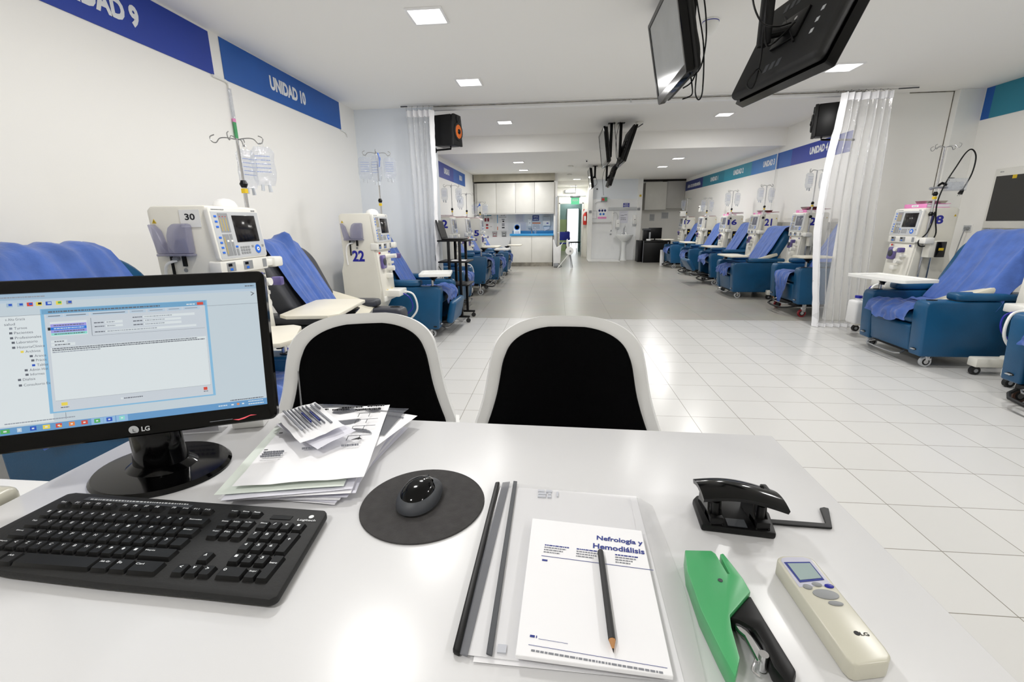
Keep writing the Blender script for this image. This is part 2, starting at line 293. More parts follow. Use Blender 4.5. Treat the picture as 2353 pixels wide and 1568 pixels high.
    def scribble(s, fr, x0, x1, y, h, eps=0.0008, rnd=None, dens=0.8):
        """a line of print too small to read: short dashes"""
        rnd = rnd or random; x = x0
        while x < x1:
            w = rnd.uniform(0.6, 2.6) * h
            if x + w > x1: w = x1 - x
            if w > 0.2 * h: s.rect(fr, x, x + w, y - h / 2, y + h / 2, eps * 0.4, eps)
            x += w + h * (0.35 + (1 - dens))
        return s
    def build(s, name, parent=None, smooth=True, ang=32):
        me = bpy.data.meshes.new(name); s.bm.to_mesh(me); s.bm.free()
        for m in s.mats: me.materials.append(m)
        if smooth:
            me.polygons.foreach_set('use_smooth', [True] * len(me.polygons)); me.set_sharp_from_angle(angle=radians(ang))
        o = bpy.data.objects.new(name, me); COL.objects.link(o)
        if parent is not None: o.parent = parent
        return o

def mb(m): return MB().use(m)
def thing(name, label, cat, loc=(0, 0, 0), rz=0.0, group=None):
    o = bpy.data.objects.new(name, None); COL.objects.link(o); o.empty_display_size = 0.1
    o.location = loc; o.rotation_euler = (0, 0, rz); o['label'] = label; o['category'] = cat
    if group: o['group'] = group
    return o
def tag(o, label, cat, group=None, kind=None):
    o['label'] = label; o['category'] = cat
    if group: o['group'] = group
    if kind: o['kind'] = kind
    return o
def struct(o, label=None):
    o['kind'] = 'structure'
    if label: o['label'] = label
    return o
def sbox(name, m, *a, bev=0.0): return struct(mb(m).box(*a, bev=bev).build(name, smooth=False))
def rrect(w, h, r, n=6, cx=0.0, cy=0.0):
    """rounded rectangle outline; r may be 4 radii (bl, br, tr, tl)"""
    if not isinstance(r, (list, tuple)): r = (r,) * 4
    out = []
    for (sx, sy, rr, a0) in ((-1, -1, r[0], pi), (1, -1, r[1], 1.5 * pi), (1, 1, r[2], 0), (-1, 1, r[3], 0.5 * pi)):
        ox, oy = sx * (w / 2 - rr), sy * (h / 2 - rr)
        for k in range(n + 1):
            a = a0 + 0.5 * pi * k / n; out.append((cx + ox + rr * cos(a), cy + oy + rr * sin(a)))
            if rr < 1e-5: break
    return out
XY = Frame((0, 0, 0), (1, 0, 0), (0, 1, 0))

# ------------------------------------------------------------------ the room
XL, XR, FXL, FXR, YT, YB = -2.51, 4.62, -2.38, 4.13, 5.90, 9.30
o = sbox('floor', 'tile', XL - .2, XR + .2, -2.7, YT, -0.1, 0.0)
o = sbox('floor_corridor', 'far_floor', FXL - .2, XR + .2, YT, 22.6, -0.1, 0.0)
sbox('ceiling', 'ceiling', XL - .2, XR + .2, -2.7, YT, NEAR_Z, 3.1)
sbox('ceiling_middle', 'ceiling', FXL - .2, XR + .2, YT, YB, MID_Z, 3.1)
sbox('ceiling_far', 'ceiling', FXL - .2, XR + .2, YB, 15.9, FAR_Z, 3.1)
sbox('ceiling_corridor', 'ceiling', -1.9, 3.4, 15.9, 22.6, 2.45, 3.1)
sbox('trim_soffit_strip', 'ceiling', -0.44, 2.1, YT, 7.72, MID_Z - 0.035, MID_Z)
o = sbox('trim_ceiling_lip', 'led_frame', -1.52, 3.4, YT - 0.05, YT + 0.02, NEAR_Z - 0.035, NEAR_Z)
sbox('trim_ceiling_crack', 'crack_shade', -1.50, 3.35, YT - 0.075, YT - 0.052, NEAR_Z - 0.004, NEAR_Z)
sbox('wall_left', 'wall', XL - .15, XL, -2.7, YT + .1, 0, 2.9)
sbox('wall_right', 'wall', XR, XR + .15, -2.7, 6.25, 0, 2.9)
sbox('wall_rear', 'wall', XL - .2, XR + .2, -2.85, -2.7, 0, 2.9)
sbox('wall_left_return', 'wall_blue', XL, -1.52, YT - 0.04, YT + 0.12, 0, NEAR_Z)  # pale blue cast of the light is put into this wall's colour
sbox('wall_right_return', 'wall', 3.42, XR, 5.98, 6.06, 0, 3.0)
sbox('ceiling_right_return', 'ceiling', 3.42, XR + .1, YT, 5.98, NEAR_Z, 3.0)
sbox('wall_left_far', 'wall', FXL - .15, FXL, YT + .05, 13.9, 0, 3.0)
sbox('wall_right_far', 'wall', FXR, FXR + .15, 6.2, 16.4, 0, 3.0)
sbox('trim_corner_trunking', 'white', 4.36, XR, 5.90, 5.98, 0, NEAR_Z, bev=0.004)
sbox('trim_corner_shadow', 'crack_shade', 4.354, 4.36, 5.975, 5.98, 1.5, NEAR_Z)  # thin dark strip painted in for the shadow line beside the trunking
sbox('trim_corner_crack_top', 'crack_shade', 3.9, 4.36, 5.975, 5.98, NEAR_Z - 0.008, NEAR_Z)
sbox('wall_back_left', 'wall_tile', FXL, -0.05, 13.80, 13.95, 0, FAR_Z)
sbox('wall_corridor_left', 'wall', -0.10, 0.0, 13.30, 17.0, 0, FAR_Z)
sbox('wall_back_centre', 'wall_tile', 1.04, 2.58, 15.52, 15.65, 0, 1.95)
sbox('wall_back_centre_upper', 'wall_blue', 1.04, 2.58, 15.54, 15.65, 1.95, FAR_Z)
sbox('trim_pillar', 'white', 1.00, 1.14, 15.45, 15.60, 0, FAR_Z, bev=0.003)
sbox('trim_pillar_right', 'white', 2.56, 2.70, 15.40, 15.62, 0, FAR_Z, bev=0.003)
sbox('wall_corridor_right', 'wall', 1.06, 1.14, 15.6, 17.0, 0, FAR_Z)
sbox('wall_alcove_side', 'wall', 2.6, 2.7, 15.6, 16.3, 0, FAR_Z)
sbox('wall_alcove', 'wall', 2.6, FXR + .1, 16.25, 16.4, 0, FAR_Z)
# end of the corridor, with the open door into the waiting room
sbox('wall_end_left', 'wall', -0.05, 0.09, 17.0, 17.15, 0, 2.5)
sbox('wall_end_right', 'wall', 0.90, 1.10, 17.0, 17.15, 0, 2.5)
sbox('wall_end_top', 'wall', 0.09, 0.90, 17.0, 17.15, 1.87, 2.5)
b = mb('white'); b.box(0.05, 0.10, 16.97, 17.0, 0, 1.91, .004); b.box(0.88, 0.93, 16.97, 17.0, 0, 1.91, .004); b.box(0.05, 0.93, 16.97, 17.0, 1.87, 1.92, .004)
struct(b.build('door_1'))
b = mb('teal_tint'); b.box(0.90, 0.94, 17.16, 17.9, 0.02, 1.86, .004); b.use('chrome').box(0.88, 0.90, 17.3, 17.34, 0.5, 1.5, .003)
struct(b.build('door_2'))
sbox('wall_waiting_left', 'green_wall', -1.2, -1.1, 17.15, 21.6, 0, 2.5)
sbox('wall_waiting_side', 'teal_wall', 1.9, 2.0, 17.15, 21.6, 0, 2.5)
b = mb('teal_wall'); b.box(-1.1, 0.43, 20.6, 20.75, 1.15, 2.5); b.box(0.93, 1.9, 20.6, 20.75, 0, 2.5); b.box(0.43, 0.93, 20.6, 20.75, 1.80, 2.5); b.use('green_wall').box(-1.1, 0.43, 20.59, 20.75, 0, 1.35)
struct(b.build('wall_waiting'))
b = mb('dark_grey'); b.box(0.41, 0.44, 20.55, 20.6, 0, 1.8); b.box(0.92, 0.95, 20.55, 20.6, 0, 1.8)
struct(b.build('door_3'))
b = mb('teal_tint'); b.box(0.90, 0.93, 19.9, 20.6, 0, 1.8); struct(b.build('door_4'))
sbox('trim_alcove_gap', 'shadow_gap', 2.75, FXR, 15.86, 16.2, 2.49, FAR_Z)  # dark box stands in for the shade in the gap above the cupboards
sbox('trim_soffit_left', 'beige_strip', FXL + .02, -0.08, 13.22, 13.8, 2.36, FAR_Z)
sbox('trim_wall_rail', 'cab_grey', FXR - 0.05, FXR, 7.0, 12.2, 1.10, 1.20, bev=0.004)
sbox('trim_shower_kerb', 'floor_white', 1.00, 2.0, 14.75, 15.5, 0, 0.03, bev=0.004)

# ceiling light panels
LBL = {2: 'square ceiling light panel nearest the top edge of the photo, left of centre', 3: 'square ceiling light panel over the left aisle, second from the top of the photo', 6: 'square ceiling light panel partly cut by the top edge at the right',
       7: 'square ceiling light panel right of the big tilted television', 8: 'square ceiling light panel in the raised ceiling beside the orange-coned speaker', 9: 'square ceiling light panel in the raised ceiling left of the right-hand speaker',
       10: 'far left ceiling light panel, the upper of the close pair', 11: 'far left ceiling light panel just above the white wall cabinets', 12: 'far right ceiling light panel, the upper of the close pair', 13: 'far right ceiling light panel, lower of the pair, nearest the dark cupboard gap',
       14: 'small ceiling light panel at the corridor mouth', 15: 'small ceiling light panel deeper in the corridor before the door'}
for k, (x, y, z) in enumerate(PANELS):
    t = thing('ceiling_light', LBL.get(k, 'square ceiling light panel outside the view'), 'ceiling light', (x, y, z), 0, 'square ceiling light panels')
    f = XY
    b = mb('led_frame')
    for a in ((-.125, .125, -.125, -.108), (-.125, .125, .108, .125), (-.125, -.108, -.108, .108), (.108, .125, -.108, .108)): b.box(a[0], a[1], a[2], a[3], -0.012, 0.0, 0.002)
    b.build('frame', t); mb('led').box(-.108, .108, -.108, .108, -0.008, -0.001).build('diffuser', t)

# ------------------------------------------------------------------ unit banners
def banner(name, x, side, segs, z0, z1, label, texts):
    """side +1: on the left wall (faces +x); -1: on the right wall (faces -x)"""
    t = thing(name, label, 'banner', (x, segs[0][0], z0))
    y0 = segs[0][0]
    fr = Frame((0, 0, 0), (0, side, 0), (0, 0, 1))     # u runs left to right for the viewer
    for (a, b_, m) in segs:
        u0, u1 = sorted((side * (a - y0), side * (b_ - y0)))
        mb(m).rect(fr, u0, u1, 0, z1 - z0, 0.0015, 0.005).build('panel', t)
    for (s, yc, zc, w, h) in texts:
        mb('letter').text(s, fr, side * (yc - y0), zc - z0, w, h, 0.0065, 0.05).build('lettering', t)
banner('unit_banner', XL, 1, [(1.2, 3.45, 'banner_deep')], 2.305, 2.585, 'deep blue wall banner reading UNIDAD 9, cut by the top left corner', [('UNIDAD 9', 2.585, 2.44, 0.56, 0.12)])
banner('unit_banner', XL, 1, [(3.56, 5.46, 'banner_mid')], 2.305, 2.592, 'blue wall banner reading UNIDAD 10 on the left wall', [('UNIDAD 10', 4.43, 2.445, 0.58, 0.115)])
banner('unit_banner', FXL, 1, [(7.8, 10.75, 'banner_royal'), (10.75, 12.1, 'banner_mid')], 2.15, 2.45, 'short violet to blue wall banner behind the left clear curtain', [('UNIDAD 5', 10.1, 2.31, 0.5, 0.12), ('UNIDAD 6', 11.55, 2.31, 0.35, 0.12)])
banner('unit_banner', FXR, -1, [(7.3, 9.01, 'banner_royal'), (9.01, 9.55, 'banner_mid'), (9.55, 10.72, 'banner_sky'), (10.72, 12.36, 'banner_cyan'), (12.36, 14.08, 'banner_teal'), (14.08, 15.85, 'banner_navy')], 2.17, 2.45,
       'long multi-blue wall banner above the far right row of recliners', [('UNIDAD 4', 8.15, 2.325, 0.52, 0.115), ('UNIDAD 3', 9.90, 2.32, 0.50, 0.115), ('UNIDAD 2', 11.45, 2.32, 0.60, 0.115), ('UNIDAD 1', 13.1, 2.31, 0.6, 0.11), ('ÁREA DE ENFERMERÍA', 14.95, 2.30, 1.35, 0.11)])
banner('unit_banner', XR, -1, [(5.79, 5.89, 'banner_mid'), (4.0, 5.79, 'banner_teal')], 2.275, 2.595, 'teal wall banner cut by the right edge of the photo', [])
b = mb('white'); b.tube([(XL + .012, 3.42, 2.295), (XL + .012, 3.55, 2.295)], 0.009); b.tube([(XL + .012, 3.54, 2.295), (XL + .014, 3.575, 2.285), (XL + .014, 3.58, 2.25)], 0.009, smooth=4)
tag(b.build('cable_duct'), 'thin white cable duct end below the gap between the two left banners', 'cable duct')
tag(mb('white').tube([(XL + .012, 5.44, 2.295), (XL + .012, 5.56, 2.29), (XL + .012, 5.60, 2.25)], 0.009, smooth=4).build('cable_duct'), 'thin white cable duct end at the right end of the UNIDAD 10 banner', 'cable duct')
t = thing('hanging_strip', 'thin hanging strip with a coloured end, above the drip hooks of machine 30', 'strip', (XL + .014, 3.58, 1.90))
mb('bag').box(-.004, .004, -.016, .016, .14, .35, .001).build('clear_part', t); mb('pink').box(-.004, .004, -.015, .015, .115, .14).build('pink_part', t); mb('green').box(-.004, .004, -.014, .014, .0, .115).build('green_part', t)
b = mb('white'); fr = Frame((FXR - .02, 9.52, 0), (0, -1, 0), (0, 0, 1)); b.rect(fr, -.006, .006, 1.3, 2.55, 0.0, 0.012)
tag(b.build('cable_duct'), 'white vertical cable duct running down from the ceiling by the UNIDAD 3 banner', 'cable duct')

# ------------------------------------------------------------------ dialysis machines
def dialysis_machine(label, x, y, rz, number=None, num_side=-1, nz=0.92, nh=0.10, nw=0.11, nx=-0.17, small=False, pole_h=1.9, scr='screen_off', tray=False, body_h=1.34, ext=False, hose=True):
    t = thing('dialysis_machine', label, 'dialysis machine', (x, y, 0), rz, 'dialysis machines')
    SX = Frame((0, 0, 0), (1, 0, 0), (0, 0, 1))        # normal = -y
    H = body_h
    prof = [(-.335, .14), (-.345, .80), (-.315, .90), (-.325, H - .02), (-.30, H), (-.005, H), (.03, H - .30), (-.0, H - .33), (.035, .62), (.02, .50), (-.04, .40), (-.05, .14)]
    b = mb('cream').slab(prof, SX, -.185, .185, .012, 2); b.build('cabinet', t)
    # front panel, leaning back a little
    P0 = V3((.030, 0, H - .275)); P1 = V3((.004, 0, H - .008)); fr = Frame(P0, (0, 1, 0), P1 - P0); L = (P1 - P0).length
    p = mb('cream_panel').slab(rrect(.385, L, .018, 4, 0, L / 2), fr, -.014, .010, .003, 2).build('front_panel', t)
    mb('light_grey').rect(fr, -.18, .185, .008, L - .022, .0095, .0110).build('panel_overlay', p)
    mb(scr).rect(fr, -.035, .150, .088, .228, .010, .0135, .002).build('screen', p)
    b = mb('grey'); b.rect(fr, -.135, -.065, .142, .238, .0105, .0122); b.rect(fr, -.135, -.090, .022, .132, .0105, .0122); b.rect(fr, -.084, -.066, .022, .132, .0105, .0122); b.rect(fr, -.056, -.040, .020, .055, .0105, .0122)
    b.use('yellow')
    for k in range(3): b.rect(fr, -.126 + .020 * k, -.123 + .020 * k, .148, .212, .0122, .0128)
    b.rect(fr, -.128, -.125, .03, .118, .0122, .0128); b.use('red')
    for k in range(3): b.rect(fr, -.128 + .021 * k, -.122 + .021 * k, .219, .223, .0122, .0128)
    b.use('white'); b.rect(fr, -.112, -.098, .092, .102, .0122, .0132); b.rect(fr, -.082, -.068, .092, .102, .0122, .0132); b.build('gauge_strip', p)
    for (bx, by) in ((-.155, .222), (-.155, .196), (-.155, .170), (-.155, .116), (-.155, .090), (-.155, .065), (-.155, .040), (-.048, .066)):
        mb('blue_btn').rect(fr, bx - .009, bx + .009, by - .005, by + .005, .0105, .0135, .001, 1).build('button', p)
    b = mb('grey')
    for r_ in range(3):
        for c in range(4): b.rect(fr, -.022 + .020 * c, -.009 + .020 * c, .026 + .015 * r_, .035 + .015 * r_, .0105, .0135)
    b.rect(fr, .072, .086, .058, .068, .0105, .0135); b.rect(fr, .160, .174, .058, .068, .0105, .0135)
    b.build('keypad', p)
    b = mb('blue_btn').cyl(fr.p(.120, .046, .010), fr.p(.120, .046, .0130), .024, n=20); b.use('white').cyl(fr.p(.120, .046, .0130), fr.p(.120, .046, .0140), .011, n=16); b.use('dark_grey').cyl(fr.p(.120, .046, .0140), fr.p(.120, .046, .0146), .004, n=10)
    b.build('dial', p)
    b = mb('grey'); b.scribble(fr, -.17, -.08, L - .012, .005, .0115, random.Random(3)); b.scribble(fr, .135, .165, L - .014, .007, .0115, random.Random(5)); b.build('fine_print', p)
    # lower control strip
    zb = H - .345
    fs = Frame((.032, 0, zb), (0, 1, 0), (0, 0, 1))
    cs = mb('cream_panel').slab(rrect(.385, .07, .012, 4, 0, .035), fs, -.06, .004, .003).build('control_strip', t)
    for (x0, x1, full) in ((-.15, -.085, 1), (-.02, .055, 1), (.145, .178, 0)):
        b = mb('grey').rect(fs, x0, x1, .012, .058, .004, .0062, .001, 1)
        if full: b.use('screen_off').rect(fs, x0 + .010, x0 + .038, .038, .052, .0062, .0068); b.use('blue_btn').rect(fs, x0 + .020, x0 + .040, .016, .028, .0062, .0075)
        b.build('pump_display', cs)
    # module column with pumps and holders
    fc = Frame((.065, 0, 0), (0, 1, 0), (-.065, 0, 1))
    col = mb('cream').slab([(-.165, .50), (.165, .50), (.178, zb), (-.178, zb)], fc, -.05, .022, .008).build('module_column', t)
    b = mb('purple').slab(rrect(.10, .13, .018, 4, -.085, zb - .115), fc, .024, .05, .005); b.build('blood_pump_door', col)
    mb('dark_grey').lathe([(.034, 0), (.034, .006), (.026, .010)], fc.p(-.085, zb - .115, .05), (1, 0, 0), 20).build('pump_rotor', col)
    b = mb('cream_panel').cyl(fc.p(.06, zb - .07, .02), fc.p(.06, zb - .07, .12), .022, n=14); b.cyl(fc.p(.06, zb - .19, .02), fc.p(.06, zb - .19, .085), .026, n=14); b.box(.01, .08, .075, .115, zb - .145, zb - .12, .006); b.box(.02, .09, -.02, .04, zb - .28, zb - .235, .006); b.build('line_holder', col)
    mb('purple').box(.085, .145, .125, .160, zb - .095, zb - .045, .008).build('clamp_valve', col)
    b = MB()
    for (yy, zz, m) in ((-.13, zb - .028, 'red'), (.13, zb - .028, 'navy')): b.use(m).cyl(fc.p(yy, zz, .02), fc.p(yy, zz, .030), .009, n=12); b.use('chrome').cyl(fc.p(yy + .022, zz, .02), fc.p(yy + .022, zz, .030), .007, n=12)
    b.build('port', col)
    b = mb('cream_panel').box(-.03, .03, .185, .27, H - .335, H - .295, .008); b.box(-.045, .045, .25, .335, H - .345, H - .285, .012); b.build('dialyzer_arm', t)
    # connector shelf
    b = mb('cream_panel').box(.02, .19, -.10, .13, .535, .60, .010); b.box(-.03, .06, -.16, .17, .49, .545, .01); b.use('yellow').box(.03, .06, -.07, -.045, .60, .602); b.box(.03, .06, .06, .085, .60, .602); b.build('connector_shelf', t)
    if hose:
        b = MB().use('white'); b.tube([(.14, .06, .57), (.27, .07, .54), (.30, .09, .38), (.20, .10, .26), (.08, .12, .25)], .010, smooth=6)
        b.use('navy').tube([(.14, .03, .565), (.25, .0, .52), (.27, .03, .40), (.15, .05, .30), (.06, .06, .28)], .007, smooth=6); b.build('hose', t)
    # base on castors
    b = mb('cream').box(-.36, .06, -.17, .17, .10, .16, .012); b.box(.0, .27, -.19, -.10, .07, .145, .012); b.box(.0, .27, .10, .19, .07, .145, .012); b.box(-.38, -.2, -.21, .21, .07, .13, .012); b.build('base', t)
    for (cx, cy) in ((.235, -.145), (.235, .145), (-.32, -.17), (-.32, .17)):
        b = mb('rubber').cyl((cx, cy - .016, .035), (cx, cy + .016, .035), .035, n=18); b.use('grey_metal').cyl((cx, cy - .018, .035), (cx, cy + .018, .035), .016, n=12); b.build('caster', t)
    mb('led_frame').lathe([(.062, 0), (.060, .012), (.050, .030), (.028, .043), (.004, .047)], (-.10, .09, H), (0, 0, 1), 20).build('alarm_lamp', t)
    # drip pole
    px_, py_ = -.05, .205
    pl = mb('chrome').cyl((px_, py_, .55), (px_, py_, H + .14), .011, n=12); pl.cyl((px_, py_, H + .13), (px_, py_, pole_h), .008, n=12); pl.use('yellow').box(px_ - .012, px_ + .012, py_ - .013, py_ + .013, H + .08, H + .105); pl = pl.build('drip_pole', t)
    for zz in (H + .13, H - .06): mb('black').lathe([(.014, -.02), (.017, -.012), (.022, 0), (.016, .012), (.013, .02)], (px_, py_, zz), (0, 0, 1), 12).build('pole_clamp', pl)
    for k, a in enumerate((0.35, 1.9, 3.5, 5.0)):
        ca, sa = cos(a), sin(a); q = lambda r_, z: (px_ + ca * r_, py_ + sa * r_, pole_h + z)
        mb('wire').tube([q(0, -.005), q(.05, .004), q(.085, 0), q(.105, -.022), q(.125, -.018), q(.132, .006), q(.110, .018)], .0028, n=6, smooth=4).build('hook', pl)
    if ext:
        b = mb('cream').box(-.17, -.03, .22, .31, .86, 1.02, .006); b.use('screen_off').box(-.165, -.08, .31, .325, .865, 1.015, .003); b.use('yellow').box(-.145, -.10, .325, .3265, .93, .955); b.build('pressure_module', t)
        mb('chrome').tube([(-.10, .25, .86), (-.10, .25, .56)], .009).build('module_rod', t)
    if tray:
        ft = Frame((-.172, -.186, H - .235), (1, 0, 0), (0, 0, 1))
        b = mb('smoke'); b.slab([(-.10, .0), (-.035, 0), (-.06, .03), (-.085, .115), (-.115, .145), (-.125, .145)], ft, .0, .040, .006)
        b.slab([(-.035, 0), (.085, 0), (.085, .148), (.01, .148), (-.015, .13), (-.03, .09)], ft, .0, .048, .012); b.use('smoke').rect(ft, -.10, .085, -.012, .0, 0, .048, .004); b.build('bottle_holder', t)
        b = mb('black'); b.box(-.235, -.225, -.195, -.186, .95, H - .25); b.box(-.165, -.150, -.20, -.186, H - .30, H - .245); b.use('led_frame').tube([(-.20, -.19, H - .27), (-.245, -.21, H - .29), (-.27, -.20, H - .36), (-.27, -.19, H - .48)], .007, smooth=5); b.use('grey').tube([(-.215, -.195, H - .262), (-.185, -.195, H - .258)], .010); b.build('probe_tube', t)
        mb('grey').lathe([(.010, 0), (.010, .003), (.005, .003)], (-.165, -.186, H - .32), (0, -1, 0), 16).build('screw_cap', t)
    # lettering on the side
    fl = Frame((0, -.186, 0), (1, 0, 0), (0, 0, 1)) if num_side < 0 else Frame((0, .186, 0), (-1, 0, 0), (0, 0, 1))
    s_ = 1 if num_side < 0 else -1
    b = mb('yellow').slab([(s_ * -.29 - .012, H - .085), (s_ * -.29 + .012, H - .085), (s_ * -.29, H - .063)], fl, 0, .001); b.use('ink').text('!', fl, s_ * -.29, H - .077, .003, .012, .0015); b.build('warning_sticker', t)
    if number:
        if small: 
            b = mb('white').rect(fl, s_ * nx - .055, s_ * nx + .055, nz - .05, nz + .035, 0, .0012); b.use('ink').text(number, fl, s_ * nx, nz, nw, nh, .0016, .03)
        else: b = mb('navy').text(number, fl, s_ * nx, nz, nw, nh, .0012, .035)
        b.build('number_decal', t)
    return t
ML = -1.74
dialysis_machine('near left dialysis machine with a small black 30 on its side, above the computer monitor', ML, 2.36, 0, '30', -1, 1.285, .032, .055, -.09, True, 1.71, tray=True, ext=False)
dialysis_machine('left dialysis machine with a large navy 22 beside the grey recliner', ML, 4.43, 0, '22', -1, .945, .105, .12, -.16, False, 1.92, tray=True)
dialysis_machine('left far-room dialysis machine with a navy 2, behind the open laptop', ML + .02, 7.60, 0, '12', -1, 1.23, .13, .17, -.13, False, 1.85, 'screen_grey')
dialysis_machine('left far-room dialysis machine between the laptop trolley and the one marked 15', ML + .02, 8.88, 0, None, -1, .9, .1, .1, -.1, False, 1.79, 'screen_grey')
dialysis_machine('farthest left dialysis machine, a navy 15 low on its side', ML + .02, 10.47, 0, '15', -1, 1.02, .13, .2, -.12, False, 1.70, 'screen_grey')
MR = 3.64
dialysis_machine('near right dialysis machine with a navy 18 and a looped black cable', MR, 5.23, pi, '18', 1, 1.225, .085, .12, -.13, False, 1.90, ext=True)
dialysis_machine('dialysis machine cut by the right edge, between the two near blue recliners', MR, 3.70, pi, '28', 1, 1.225, .085, .12, -.13, False, 1.90, ext=True)
dialysis_machine('right dialysis machine with a navy 27, half behind the clear curtain', MR, 7.44, pi, '27', 1, 1.21, .115, .20, -.15, False, 1.92, 'screen_grey', ext=True)
dialysis_machine('right dialysis machine with a navy 21 above a draped recliner', MR, 9.02, pi, '21', 1, 1.20, .125, .125, -.16, False, 1.83, 'screen_grey', ext=True)
dialysis_machine('right dialysis machine with a wide navy 16', MR, 10.60, pi, '16', 1, 1.20, .115, .19, -.10, False, 1.84, 'screen_grey', ext=True)
dialysis_machine('right dialysis machine without a number, a white pump box clamped on its pole', MR, 12.25, pi, None, 1, 1.2, .1, .1, -.1, False, 1.77, 'screen_grey', ext=True)
dialysis_machine('farthest right dialysis machine with a small navy 17', MR, 14.08, pi, '17', 1, 1.20, .115, .17, -.10, False, 1.85, 'screen_grey', ext=True)

